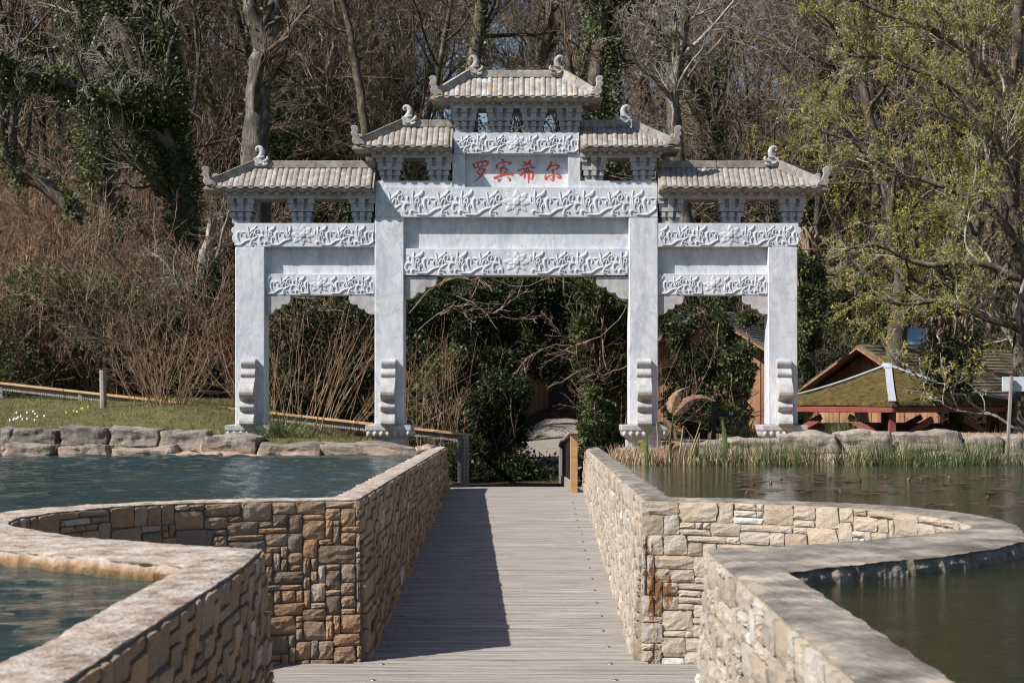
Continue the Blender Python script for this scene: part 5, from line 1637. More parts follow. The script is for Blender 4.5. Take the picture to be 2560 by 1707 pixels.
def proto(name, mesh_list):
    """one unlinked object holding several meshes joined"""
    vs = []; fs = []; mats = []; mi = []; o = 0
    for me in mesh_list:
        n = len(me.vertices); co = np.empty(n * 3, np.float32); me.vertices.foreach_get('co', co)
        li = np.empty(len(me.loops), np.int32); me.loops.foreach_get('vertex_index', li)
        vs.append(co.reshape(-1, 3)); fs.append(li.reshape(-1, 4) + o); o += n
        mats.append(me.materials[0]); mi.append(np.full(len(me.polygons), len(mats) - 1))
    m = fast_mesh(name, np.concatenate(vs), np.concatenate(fs), mats[0])
    for mm in mats[1:]: m.materials.append(mm)
    m.polygons.foreach_set('material_index', np.concatenate(mi).astype(np.int32))
    return bpy.data.objects.new(name, m)

# ------------------------------------------------------------------ prototypes
def shrub_meshes(seed, H=2.6, stems=34, spread=.5, bark_m='bark_red', per=(5, 4), catkins=0, r=.009, wig=.07, leaf=None, leaf_n=0, leaf_s=.05, lean=(0, 0), up=.0, base=.45, twr=.0035):
    rng = np.random.RandomState(seed)
    n = stems
    p0 = np.c_[rng.normal(0, base * .5, (n, 2)), np.full(n, -.1)]
    d0 = np.c_[p0[:, 0] * spread * 2 + rng.normal(0, spread * .5, n) + lean[0], p0[:, 1] * spread * 2 + rng.normal(0, spread * .5, n) + lean[1], np.ones(n)]
    P = grow(rng, p0, d0, H * rng.uniform(.55, 1.1, n), 8, wig, up)
    R = rng.uniform(.7, 1.5, n)[:, None] * r * np.linspace(1, .3, 8)[None]
    A, RA = spawn(rng, P, R, per[0], .2, 1, (.35, .9), (.25, .5), .6, 5, .13, .03, .4, twr)
    B, RB = spawn(rng, A, RA, per[1], .15, 1, (.35, .9), (.35, .6), .7, 4, .13, .02, .5, twr * .8)
    v, q = join([tubes(P, R, 4), tubes(A, RA, 3), tubes(B, RB, 3)])
    out = {'stems': fast_mesh('stems', v, q, MAT[bark_m])}
    if catkins:
        c, _ = pts_on(rng, B, RB, catkins, .01)
        v, q = leaves(rng, c, .055, aspect=.3, dirs=np.tile([0, 0, -1.0], (len(c), 1)))
        out['catkins'] = fast_mesh('catkins', v, q, MAT['catkin'])
    if leaf:
        c, qd = pts_on(rng, B, RB, leaf_n, .04)
        v, q = leaves(rng, c, leaf_s, up_bias=.2)
        out['leaves'] = fast_mesh('leaves', v, q, MAT[leaf])
    return out
def evergreen_meshes(seed, size=(1.4, 1.2, 1.8), n=9000, leaf_s=.075, mat='holly', clumps=26, stems=True):
    """leaf clumps spread through the volume, with gaps between them"""
    rng = np.random.RandomState(seed)
    c = norm(rng.normal(0, 1, (clumps, 3))) * rng.uniform(.35, 1, clumps)[:, None] ** .6
    c[:, 2] = np.abs(c[:, 2]) * 1.0 + rng.uniform(-.1, .25, clumps)
    c = c * np.array(size)
    pick = rng.randint(0, clumps, n)
    rad = rng.uniform(.22, .42, clumps)[pick] * np.mean(size)
    off = norm(rng.normal(0, 1, (n, 3))) * (rng.random(n) ** .45 * rad)[:, None]
    off[:, 2] *= .75
    C = c[pick] + off
    C[:, 2] = np.maximum(C[:, 2], -.1 + rng.random(n) * .2)
    v, q = leaves(rng, C, leaf_s, up_bias=.25, dirs=None)
    out = {'foliage': fast_mesh('foliage', v, q, MAT[mat])}
    if stems:
        P = np.stack([np.linspace([0, 0, -.2], cc * .92, 6) for cc in c]); P[:, 1:-1] += rng.normal(0, .05, P[:, 1:-1].shape)
        R = np.linspace(.035, .01, 6)[None].repeat(len(c), 0)
        A, RA = spawn(rng, P, R, 6, .4, 1, (.4, 1), (.25, .45), .5, 4, .15, .0, .4, .004)
        v, q = join([tubes(P, R, 5), tubes(A, RA, 3)])
        out['stems'] = fast_mesh('stems', v, q, MAT['bark_twig'])
    return out

T_PROTO = []
for k, (H, r, lim, sp) in enumerate(((12, .17, 12, (.4, .95)), (13, .14, 14, (.35, .8)), (10, .15, 11, (.5, 1.1)), (12.5, .19, 12, (.45, 1.0)))):
    arr = tree_arrays(200 + k, H, r, lean=((-.1, .12, .05, -.15)[k], 0), limbs=lim + 3, per=(7, 5, 3), spread=sp, twig_r=.015, limb_t=(.12, 1))
    T_PROTO.append(tree_meshes('tree', arr, ('bark', 'bark_pale', 'bark', 'bark')[k], 'bark_haze', 'bark'))
IVY_TRUNK = []
for k in range(4):
    arr = tree_arrays(240 + k, 11.5, .17, lean=((.12, -.1, .05, .1)[k], 0), limbs=11, per=(7, 5, 3), twig_r=.0125, limb_t=(.2, 1), spread=(.5, 1.1))
    ms = tree_meshes('tree', arr, 'bark', 'bark_haze', 'bark_pale' if k % 2 else 'bark')
    rng = arr[0]
    c1, q1 = pts_on(rng, arr[1][0][:, :9], arr[1][1][:, :9], 5200, .30)
    c2, q2 = pts_on(rng, arr[2][0][:, :5], arr[2][1][:, :5], 2600, .16)
    v, q = leaves(rng, np.concatenate([c1, c2]), .10, dirs=np.concatenate([q1, q2]))
    ms['ivy'] = fast_mesh('ivy', v, q, MAT['ivy'])
    IVY_TRUNK.append(ms)
S_RED = [shrub_meshes(300 + k, H=2.9, stems=12, spread=.75, catkins=500, per=(6, 4), r=.014, twr=.0080, wig=.15, bark_m=('bark_red', 'bark_twig', 'bark_red', 'bark_twig')[k]) for k in range(4)]
S_BROWN = [shrub_meshes(320 + k, H=2.6, stems=12, spread=.75, bark_m='bark_twig', per=(6, 4), r=.014, twr=.0085, wig=.15) for k in range(3)]
S_WHIP = [shrub_meshes(340 + k, H=2.3, stems=46, spread=.28, bark_m='bark_red', per=(2, 1), r=.007, lean=(.25, 0), twr=.003) for k in range(2)]
EVG = [evergreen_meshes(360 + k, mat=m, n=9000, leaf_s=.075) for k, m in enumerate(('holly', 'holly', 'ivy'))]

def P_red(): return [proto('red_shrub_proto', list(s.values())) for s in S_RED]
PR_RED = P_red(); PR_BROWN = [proto('brown_shrub_proto', list(s.values())) for s in S_BROWN]
PR_EVG = [proto('evergreen_proto', list(s.values())) for s in EVG]
PR_TREE = [proto('tree_proto', list(s.values())) for s in T_PROTO]

# ------------------------------------------------------------------ far wood on the hillside (reads as one mass)
rng = np.random.RandomState(11)
pts = []; idx = []; rots = []; scl = []
for i in range(120):
    y = rng.uniform(50, 100); x = rng.uniform(-.42, .42) * y * 1.02 + .0
    pts.append((x, y, ground_z(x, y) - .2)); idx.append(rng.randint(0, 4)); rots.append((rng.normal(0, .04), rng.normal(0, .04), rng.uniform(0, 6.3))); scl.append(rng.uniform(.75, 1.15))
scatter('far_wood', PR_TREE, pts, rots, scl, idx)
# understorey on the slope: brown scrub and evergreen scrub, each one mass
def zone(n, xr, yr, seed, keep=None, idxn=4, s=(.8, 1.4), zoff=0):
    rng = np.random.RandomState(seed); P = []; I = []; R = []; S_ = []
    tries = 0
    while len(P) < n and tries < n * 40:
        tries += 1
        y = rng.uniform(*yr); u = rng.uniform(*xr); x = u * y / 1.0
        if keep is not None and not keep(x, y, u): continue
        P.append((x, y, ground_z(x, y) + zoff)); I.append(rng.randint(0, idxn)); R.append((rng.normal(0, .12), rng.normal(0, .12), rng.uniform(0, 6.3))); S_.append(rng.uniform(*s))
    return P, R, S_, I
def u_of(dx): return (dx * 1.08844 - VX) / F      # slope of the line of sight through a column of the photograph
on_path = lambda x, y: abs(x - (-.2 + .55 * float(ss(24, 32, np.array(y))) + (y - 32) * .012 * (y > 32))) < (2.6 if y < 50 else 1.2)
SHR_L = zone(135, (u_of(-150), u_of(640)), (30.6, 44), 21, keep=lambda x, y, u: not on_path(x, y) and y > 30.6 + 2.5 * ((x + 9) * .18) * (x > -9) * 0, s=(.8, 1.35))
scatter('brown_thicket', PR_RED, *[SHR_L[0], SHR_L[1], SHR_L[2], SHR_L[3]])
SHR_T = zone(420, (u_of(-150), u_of(2500)), (36, 78), 22, keep=lambda x, y, u: not on_path(x, y) and not (x > 2.5 and y < 43), idxn=3, s=(.9, 1.5))
scatter('twiggy_undergrowth', PR_BROWN, SHR_T[0], SHR_T[1], SHR_T[2], SHR_T[3])
EV = zone(125, (u_of(560), u_of(1500)), (33, 52), 23, keep=lambda x, y, u: not on_path(x, y), idxn=3, s=(.7, 1.5))
EV2 = zone(150, (u_of(-50), u_of(860)), (31.5, 46), 24, keep=lambda x, y, u: not on_path(x, y), idxn=3, s=(.45, .8))
EV3 = zone(110, (u_of(1500), u_of(2500)), (41, 56), 25, keep=lambda x, y, u: not on_path(x, y), idxn=3, s=(.7, 1.3))
EV4 = zone(60, (u_of(-100), u_of(2400)), (45, 75), 26, keep=lambda x, y, u: not on_path(x, y), idxn=3, s=(.8, 1.5))
allev = [a_ + b_ + c_ + d_ for a_, b_, c_, d_ in zip(EV, EV2, EV3, EV4)]
scatter('evergreen_undergrowth', PR_EVG, *allev)

# ------------------------------------------------------------------ middle-distance trees, each a thing
MID = []
rng = np.random.RandomState(5)
cols = np.linspace(-60, 2420, 30)
for i, px in enumerate(cols):
    D = rng.uniform(39, 54) if px < 1350 else rng.uniform(43, 56)
    px += rng.uniform(-30, 30)
    x = u_of(px) * D
    if on_path(x, D): continue
    MID.append((x, D, px))
PLACES = ['at the upper left picture edge', 'just right of the upper left picture edge', 'behind the arching dark trunk at the far left', 'behind the ivy smothered tree at the upper left', 'left of the large leaning ivy tree', 'behind the large leaning ivy tree',
  'right of the large leaning ivy tree', 'just left of the tall forked trunk', 'behind the tall forked trunk', 'right of the tall forked trunk', 'above the outer left gate roof', 'above the fish of the middle left roof', 'above the middle left gate roof',
  'left of the topmost gate roof', 'above the left fish of the topmost roof', 'above the middle of the topmost roof', 'above the right fish of the topmost roof', 'right of the topmost gate roof', 'above the middle right gate roof', 'above the right end of the middle right roof',
  'above the outer right gate roof', 'above the fish of the outer right roof', 'above the outermost right eave', 'behind the left side of the budding tree', 'behind the barn gable', 'above the mossy pavilion roof', 'behind the blue skylight', 'behind the crown of the budding tree', 'above the white board on the post', 'at the upper right picture edge', 'beyond the right edge']
def place(px): return PLACES[min(len(PLACES) - 1, max(0, int((px + 80) / 84)))]
used_l = set()
def uniq(l):
    k = l
    if k in used_l: k = 'another ' + l
    used_l.add(k); return k
for i, (x, D, px) in enumerate(MID):
    side = 'left of the gate' if px < 520 else ('behind the gate' if px < 1850 else 'right of the gate')
    z = ground_z(x, D) - .2
    if i % 3 == 0:
        put_tree(IVY_TRUNK[i % 4], uniq('ivy wrapped bare tree on the slope ' + place(px)), 'tree', (x, D, z), rng.uniform(0, 6.3), rng.uniform(.75, 1.1), f'ivy wrapped trees on the slope {side}', tilt=(rng.normal(0, .06), rng.normal(0, .08)))
    else:
        put_tree(T_PROTO[i % 4], uniq('bare grey brown tree on the slope ' + place(px)), 'tree', (x, D, z), rng.uniform(0, 6.3), rng.uniform(.75, 1.1), f'bare trees on the slope {side}', tilt=(rng.normal(0, .06), rng.normal(0, .08)))

# ------------------------------------------------------------------ featured trees
def feature(name, label, seed, trunks, radii, bark_m='bark', twig_m='bark_twig', limb_m=None, limbs=8, per=(6, 5, 4), limb_len=(.3, .5), limb_t=(.3, 1), ivy=0, ivy_r=.16, ivy_limb=0, ivy_mat='ivy', ivy_s=.085, twig_r=.0070, buds=0, spread=(.5, 1.1), limb_up=.05, cat='tree', bud_s=.07, wig2=.18, sides=(12, 6, 4, 3, 3)):
    base = Vector(trunks[0][0])
    arr = tree_arrays(seed, trunk=[[Vector(p) for p in t] for t in trunks], trunk_r=radii, limbs=limbs, per=per, limb_len=limb_len, limb_t=limb_t, twig_r=twig_r, spread=spread, limb_up=limb_up, wig2=wig2)
    b = np.array(base)
    arr = (arr[0],) + tuple((P - b, R) for P, R in arr[1:])
    ms = tree_meshes(name, arr, bark_m, twig_m, limb_m, sides)
    rng = arr[0]
    if ivy:
        c1, q1 = pts_on(rng, *arr[1], ivy, ivy_r)
        dens = np.array([mnoise.noise(Vector(p * .9)) for p in c1]) > -.15
        c1, q1 = c1[dens], q1[dens]
        if ivy_limb:
            c2, q2 = pts_on(rng, arr[2][0][:, :6], arr[2][1][:, :6], ivy_limb, ivy_r * .6)
            c1, q1 = np.concatenate([c1, c2]), np.concatenate([q1, q2])
        v, q = leaves(rng, c1, ivy_s, dirs=q1)
        ms['ivy'] = fast_mesh('ivy', v, q, MAT[ivy_mat])
    if buds:
        c, _ = pts_on(rng, *arr[5], buds, .03)
        c3, _ = pts_on(rng, *arr[4], buds // 2, .04)
        c = np.concatenate([c, c3])
        v, q = leaves(rng, c, bud_s, aspect=.4, dirs=np.tile([0, 0, -.6], (len(c), 1)) + rng.normal(0, .7, (len(c), 3)))
        ms['young_leaves'] = fast_mesh('young_leaves', v, q, MAT['bud'])
    return put_tree(ms, label, cat, base, name=name)

# big leaning ivy tree at the left, two stems
D = 33.0
gz_ = lambda px, D: ground_z(u_of(px) * D, D)
def T(*pts_, D0): return [Wd(a, b_, D0 + (c if len(r_) else 0)) for a, b_, c, *r_ in [(p[0], p[1], p[2] if len(p) > 2 else 0, 1) for p in pts_]]
feature('ivy_tree', 'large leaning tree thick with ivy, forking upward left of the gate roofs', 401,
        [T((440, 700), (425, 480), (385, 330), (330, 200), (280, 60), (250, -60), D0=34), T((418, 440), (400, 300), (390, 180), (372, 60), (350, -80), D0=34.2), T((395, 350, 0), (300, 260, -.5), (200, 210, -1), (90, 175, -1.6), (-60, 150, -2), D0=34)],
        [[.26, .22, .17, .14, .11, .09], [.19, .15, .13, .10, .08], [.14, .12, .10, .085, .06]], 'bark', twig_m='bark_limb', limb_m='bark', limbs=9, per=(6, 4, 3), limb_len=(.2, .45), ivy=22000, ivy_r=.24, ivy_limb=4500, ivy_s=.095, limb_t=(.15, 1))
feature('forked_tree', 'tall pale lichened trunk forking high above the outer left gate roof', 402,
        [T((597, 640), (590, 480), (585, 340), (592, 240), (598, 150), (603, 100), (580, 30), (560, -60), D0=31.5), T((603, 115), (622, 60), (640, -10), (655, -80), D0=31.6)],
        [[.31, .285, .265, .24, .22, .19, .15, .12], [.17, .15, .13, .11]], 'bark_pale', limb_m='bark', limbs=5, per=(5, 5, 4), limb_len=(.2, .4), limb_t=(.35, 1), ivy=500, ivy_r=.06)
feature('ivy_tree', 'dark ivy covered trunk standing behind the right end of the topmost gate roof', 403,
        [T((1378, 520), (1372, 330), (1368, 200), (1375, 100), (1385, 0), (1380, -90), D0=36), T((1372, 140), (1400, 70), (1440, -40), D0=36)],
        [[.24, .2, .18, .17, .15, .13], [.12, .1, .08]], 'bark', limbs=8, per=(6, 5, 4), limb_len=(.25, .5), ivy=15000, ivy_r=.40, ivy_s=.085)
feature('bare_tree', 'crooked pale trunk rising between the middle and outer right gate roofs', 404,
        [T((1575, 520), (1558, 400), (1546, 260), (1552, 180), (1568, 90), (1572, -60), D0=35), T((1556, 170), (1535, 100), (1500, 55), (1470, 30), D0=35)],
        [[.20, .17, .15, .13, .11, .09], [.07, .06, .05, .035]], 'bark_pale', twig_m='bark_limb', limb_m='bark_limb', limbs=11, per=(7, 5, 3), limb_len=(.25, .5), limb_t=(.15, 1))
feature('bare_tree', 'dark bare trunk above the middle of the topmost gate roof, leaning right', 405,
        [T((1210, 330), (1235, 190), (1252, 110), (1262, 40), (1268, -60), D0=37)], [[.15, .12, .11, .10, .08]], 'bark', limbs=9, per=(7, 5, 3), limb_len=(.3, .6))
feature('bare_tree', 'knobbly branched tree above the left end of the topmost gate roof', 406,
        [T((1075, 420), (1082, 240), (1088, 130), (1102, 60), (1105, 0), (1118, -80), D0=36)], [[.19, .16, .15, .13, .12, .10]], 'bark', limbs=12, per=(7, 5, 3), limb_len=(.25, .6), ivy=1200, ivy_r=.1)
feature('bare_tree', 'slim grey trunk crossing above the gap between the left gate roofs', 407,
        [T((860, 420), (835, 260), (812, 130), (800, 60), (775, -40), D0=40)], [[.13, .11, .10, .08, .07]], 'bark', limbs=9, per=(7, 5, 3), limb_len=(.3, .6))
feature('ivy_tree', 'short ivy smothered tree with a broken crown at the far upper left', 408,
        [T((250, 520), (235, 380), (215, 230), (190, 90), (170, -60), D0=36.5)], [[.2, .17, .14, .12, .1]], 'bark', limb_m='bark_limb', limbs=12, per=(7, 5, 4), limb_len=(.25, .5), ivy=12000, ivy_r=.55, ivy_limb=1500)
feature('fallen_limb_tree', 'dark curved trunk arching from the left picture edge with pale branches', 409,
        [T((160, 480), (110, 430), (50, 400), (10, 340), (0, 240), (5, 130), D0=32), T((110, 430), (150, 470), (190, 500), D0=32)], [[.12, .15, .15, .13, .12, .1], [.1, .08, .07]], 'bark', twig_m='bark_limb', limb_m='bark', limbs=8, per=(5, 4, 2), limb_len=(.3, .6), ivy=2500, ivy_r=.15)
feature('bare_tree', 'pale rough trunk low in the brown scrub left of the outer gate column', 410,
        [T((470, 900), (458, 780), (452, 700), (470, 600), (490, 500), D0=31.5)], [[.17, .15, .12, .1, .08]], 'bark_limb', limbs=8, per=(6, 5, 4), limb_len=(.3, .6), limb_up=.1)
# the budding tree filling the right
feature('budding_tree', 'wide branching tree in young yellow green leaf filling the right of the picture', 411,
        [T((2340, 1020), (2350, 800), (2335, 600), (2325, 440), (2330, 260), (2340, 60), (2350, -60), D0=29.5), T((2330, 560), (2280, 480), (2200, 440), (2080, 400), (1960, 330), (1880, 300), D0=29.3),
         T((2325, 470), (2290, 330), (2200, 220), (2080, 150), (1960, 130), D0=29.2), T((2340, 640), (2240, 600), (2120, 610), (2000, 560), (1900, 600), D0=28.8), T((2330, 300), (2240, 140), (2120, 60), (2000, 20), (1880, -40), D0=29.0),
         T((2345, 760), (2250, 720), (2160, 690), (2060, 700), (1950, 660), D0=28.6)],
        [[.17, .155, .145, .135, .12, .10, .08], [.085, .075, .06, .05, .035, .02], [.075, .065, .055, .04, .02], [.07, .06, .05, .035, .02], [.07, .06, .045, .035, .02], [.065, .05, .04, .03, .02]],
        'bark', twig_m='bark_limb', limb_m='bark_limb', limbs=11, per=(7, 5, 3), limb_len=(.2, .42), limb_t=(.1, 1), buds=24000, bud_s=.052, twig_r=.0062, wig2=.22)
feature('budding_tree', 'second budding tree with an ivy trunk at the far right edge of the picture', 412,
        [T((2200, 1000), (2190, 860), (2205, 740), (2235, 600), (2245, 420), (2230, 200), (2240, -60), D0=32.5)], [[.15, .14, .13, .12, .11, .09, .07]],
        'bark', twig_m='bark_twig', limb_m='bark', limbs=13, per=(6, 4, 3), limb_len=(.22, .42), limb_t=(.25, 1), ivy=5500, ivy_r=.34, buds=15000, bud_s=.052, limb_up=.02)
feature('budding_tree', 'pale trunked budding tree rising behind the apex of the mossy pavilion', 413,
        [T((2058, 900), (2062, 760), (2070, 640), (2050, 480), (2010, 330), (1980, 160), (1990, -60), D0=34.5)], [[.24, .21, .18, .15, .12, .1, .08]],
        'bark', limb_m='bark', limbs=12, per=(6, 4, 3), limb_len=(.22, .42), limb_t=(.2, 1), buds=11000, bud_s=.055)
# ivy columns close behind the gate
def ivy_mass(label, px0, px1, py0, py1, D, seed, n=7000, mat='ivy', s=.07, thick=.5, name='ivy_bush', cl=30, hang=False):
    rng = np.random.RandomState(seed)
    a, b_ = Wd(px0, py1, D), Wd(px1, py0, D)
    base = Vector(((a.x + b_.x) / 2, D + thick * .5, min(a.z, ground_z((a.x + b_.x) / 2, D))))
    c = np.c_[rng.uniform(a.x, b_.x, cl), rng.uniform(D, D + thick, cl), rng.uniform(a.z, b_.z, cl)] - np.array(base)
    w_ = b_.x - a.x
    pick = rng.randint(0, cl, n)
    rad = rng.uniform(.14, .34, cl)[pick] * min(1.3, max(.6, w_))
    off = norm(rng.normal(0, 1, (n, 3))) * (rng.random(n) ** .4 * rad)[:, None]
    C = c[pick] + off
    v, q = leaves(rng, C, s, dirs=norm(off) + np.array([0, -.3, .1]))
    ms = {'foliage': fast_mesh('foliage', v, q, MAT[mat])}
    top_ = c[:, 2].max()
    P = np.stack([np.linspace([cc[0] * .3, 0, 0] if not hang else [cc[0], cc[1], top_ + .4], cc, 7) for cc in c]); P[:, 1:-1] += rng.normal(0, .06, P[:, 1:-1].shape)
    R = np.linspace(.03, .008, 7)[None].repeat(cl, 0)
    A, RA = spawn(rng, P, R, 5, .3, 1, (.4, 1), (.2, .4), .5, 5, .15, .03, .4, .0035)
    B, RB = spawn(rng, A, RA, 3, .3, 1, (.4, 1), (.3, .6), .5, 4, .15, .03, .4, .003)
    v, q = join([tubes(P, R, 5), tubes(A, RA, 3), tubes(B, RB, 3)])
    ms['stems'] = fast_mesh('stems', v, q, MAT['bark'] if mat == 'holly' else MAT['bark_twig'])
    return put_tree(ms, label, 'bush', base, name=name)
ivy_mass('tall light green ivy column right of the gravel path through the centre arch', 1335, 1400, 650, 1000, 27.4, 1, 9000, s=.07)
ivy_mass('ivy mound at the foot of the path behind the orange post', 1345, 1410, 900, 1100, 26.0, 2, 6500, s=.065)
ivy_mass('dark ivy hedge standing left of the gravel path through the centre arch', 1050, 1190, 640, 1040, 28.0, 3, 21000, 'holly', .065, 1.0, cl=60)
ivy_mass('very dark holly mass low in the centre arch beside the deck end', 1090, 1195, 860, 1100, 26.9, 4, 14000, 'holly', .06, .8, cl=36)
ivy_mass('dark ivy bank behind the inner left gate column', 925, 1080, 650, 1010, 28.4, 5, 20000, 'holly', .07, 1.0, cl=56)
ivy_mass('pale leaved ivy clump low behind the inner left gate column', 960, 1060, 800, 1010, 27.8, 6, 3500, 'ivy', .06, .5)
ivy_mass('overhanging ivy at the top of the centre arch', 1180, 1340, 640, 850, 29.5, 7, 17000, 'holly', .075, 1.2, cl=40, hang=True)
ivy_mass('bright ivy column directly right of the outer right gate column', 1840, 1878, 560, 840, 26.8, 8, 8500, 'ivy', .08, .5, hang=True)
ivy_mass('dark yew like bush behind the right gate arch in front of the lodge', 1545, 1665, 690, 990, 27.4, 9, 13000, 'holly', .06, .8, cl=36)
ivy_mass('ivy clad stem between the lodge windows behind the right gate arch', 1655, 1735, 700, 960, 27.3, 10, 8000, 'ivy', .06, .4)
ivy_mass('ivy tangle behind the inner right gate column', 1375, 1450, 640, 1000, 27.8, 11, 13000, 'ivy', .07, .7)
ivy_mass('ivy clump hanging on the tree over the pavilion roof', 2150, 2240, 770, 895, 29.0, 12, 5500, 'ivy', .075, .5, hang=True)
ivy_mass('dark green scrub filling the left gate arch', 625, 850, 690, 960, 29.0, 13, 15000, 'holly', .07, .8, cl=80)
ivy_mass('glossy laurel low at the foot of the inner right gate column', 1375, 1440, 985, 1035, 24.9, 14, 2200, 'ivy', .075, .4, name='laurel')
ivy_mass('dark ground ivy between the deck end and the gravel path', 1120, 1290, 1075, 1112, 26.8, 15, 4500, 'holly', .06, 1.2, cl=40)
ivy_mass('leafy plant behind the mesh fence left of the deck end', 1030, 1072, 1030, 1100, 26.3, 16, 2200, 'ivy', .08, .5)
for k, (a_, b_, c_, d_) in enumerate(((-20, 130, 620, 900), (120, 300, 650, 900), (300, 470, 720, 910), (440, 560, 600, 900))):
    ivy_mass(('dark ivy scrub at the far left behind the handrail', 'dark ivy scrub behind the round post', 'dark scrub behind the bare shrub left of the gate', 'dark scrub directly left of the outer left gate column')[k], a_, b_, c_, d_, 30.2 + .2 * k, 30 + k, 7500, 'ivy' if k < 2 else 'holly', .065, .9, cl=48)

def put_shrub(ms, label, px, D, s=1, rot=0, name='bare_shrub', tilt=(0, 0), group=None, z=None):
    x = u_of(px) * D
    return put_tree(ms, label, 'shrub', (x, D, (ground_z(x, D) if z is None else z) - .02), rot, s, group, name, tilt)
put_shrub(shrub_meshes(501, H=1.9, stems=48, spread=.6, bark_m='bark_red', per=(4, 3), r=.0075, base=.35, twr=.0042), 'rounded leafless shrub on the grass bank left of the gate', 372, 26.9, .88)
put_shrub(shrub_meshes(502, H=2.5, stems=75, spread=.3, bark_m='bark_red', per=(3, 2), r=.008, lean=(.30, 0), base=1.5, twr=.003), 'thicket of slanting red brown canes seen through the left gate arch', 715, 27.4, .95)
put_shrub(shrub_meshes(503, H=2.4, stems=26, spread=.14, bark_m='bark_red', per=(3, 2), r=.007, base=.8, twr=.004), 'upright thin canes just right of the inner left gate column', 985, 26.9, .85)
put_shrub(shrub_meshes(504, H=2.0, stems=22, spread=.5, bark_m='bark_twig', per=(4, 3), r=.007, base=.7, lean=(.2, 0)), 'arching leafless shrub behind the inner right gate column', 1450, 27.6, .9)
put_shrub(S_BROWN[0], 'leafless shrub behind the outer right gate column', 1745, 28.0, .55)
for k, px in enumerate((640, 760, 860)):
    put_shrub(S_RED[k % 4], 'tangled leafless shrub behind the left arch, ' + ('nearest the outer column', 'in the middle of the arch', 'nearest the inner column')[k], px, 30.5 + k * .3, 1.0, k * 2, group='shrubs at the back of the left arch')
# pale branches reaching across the dark centre arch
feature('reaching_branch', 'thin pale branches reaching across the dark centre arch from the left', 420,
        [T((940, 720), (1000, 660), (1080, 630), (1180, 660), (1260, 640), D0=27.0), T((960, 760), (1040, 700), (1130, 720), (1200, 735), D0=27.0)], [[.013, .011, .009, .007, .004], [.011, .009, .007, .004]],
        'bark_twig', 'bark_twig', limbs=8, per=(3, 2, 1), limb_len=(.25, .5), limb_t=(.15, 1), cat='branches', twig_r=.0028, spread=(.3, .8), limb_up=-.02)
feature('reaching_branch', 'thin pale branches crossing the ivy at the right of the centre arch', 421,
        [T((1440, 700), (1400, 760), (1330, 790), (1250, 800), (1200, 850), D0=26.8), T((1440, 840), (1390, 860), (1330, 850), (1260, 890), D0=26.8)], [[.012, .010, .008, .006, .004], [.011, .009, .007, .004]],
        'bark_twig', 'bark_twig', limbs=6, per=(3, 2, 1), limb_len=(.25, .5), limb_t=(.15, 1), cat='branches', twig_r=.0028, spread=(.3, .8), limb_up=-.04)
feature('hanging_branch', 'pale lower branch with small leaves trailing over the mossy pavilion roof', 422,
        [T((2360, 1000), (2290, 960), (2200, 900), (2150, 880), (2080, 860), D0=26.0), T((2290, 955), (2200, 940), (2120, 905), (2060, 820), D0=26.0)], [[.03, .024, .018, .012, .006], [.016, .012, .01, .005]],
        'bark_limb', 'bark_limb', limbs=6, per=(3, 3, 1), limb_len=(.3, .6), limb_t=(.15, 1), cat='branches', twig_r=.003, buds=500, bud_s=.06)

# ------------------------------------------------------------------ grass, reeds, water plants
def blades(rng, C, H, w, lean=.35, K=4):
    """ribbon blades, each K-1 quads long"""
    n = len(C); az = rng.uniform(0, 2 * np.pi, n); side = np.c_[np.cos(az), np.sin(az), np.zeros(n)]
    dirn = np.c_[rng.normal(0, lean, (n, 2)), np.ones(n)]
    H = H * rng.uniform(.5, 1.2, n); P = np.zeros((n, K, 3)); P[:, 0] = C; d = norm(dirn)
    bend = np.c_[rng.normal(0, lean * .8, (n, 2)), np.full(n, -.12)]
    for k in range(1, K):
        d = norm(d + bend / K * 1.5); P[:, k] = P[:, k - 1] + d * (H / (K - 1))[:, None]
    wd = w * np.linspace(1, .12, K)[None, :, None] * rng.uniform(.7, 1.3, n)[:, None, None]
    V = np.stack([P - side[:, None] * wd, P + side[:, None] * wd], 2).reshape(-1, 3)
    base = (np.arange(n) * K * 2)[:, None]; k = np.arange(K - 1)[None] * 2
    Q = np.stack([base + k, base + k + 1, base + k + 3, base + k + 2], -1).reshape(-1, 4)
    return V, Q
rng = np.random.RandomState(77)
n = 42000
x = rng.uniform(-12, -1.5, n); y = 22.3 + (rng.random(n) ** 1.2) * 7.0
c = np.c_[x, y, height(x, y) - .01]
dens = np.array([mnoise.noise(Vector((a_ * 1.1, b_ * 1.6, 0))) for a_, b_ in zip(x, y)])
c = c[dens + rng.uniform(-.3, .6, n) > -.12]
c = c[~((np.abs(c[:, 0] - gx(1291)) < .01))]
v, q = blades(rng, c, .075, .0045, .6, 3)
o = link(bpy.data.objects.new('grass', fast_mesh('grass', v, q, MAT['lawn']))); o['kind'] = 'stuff'
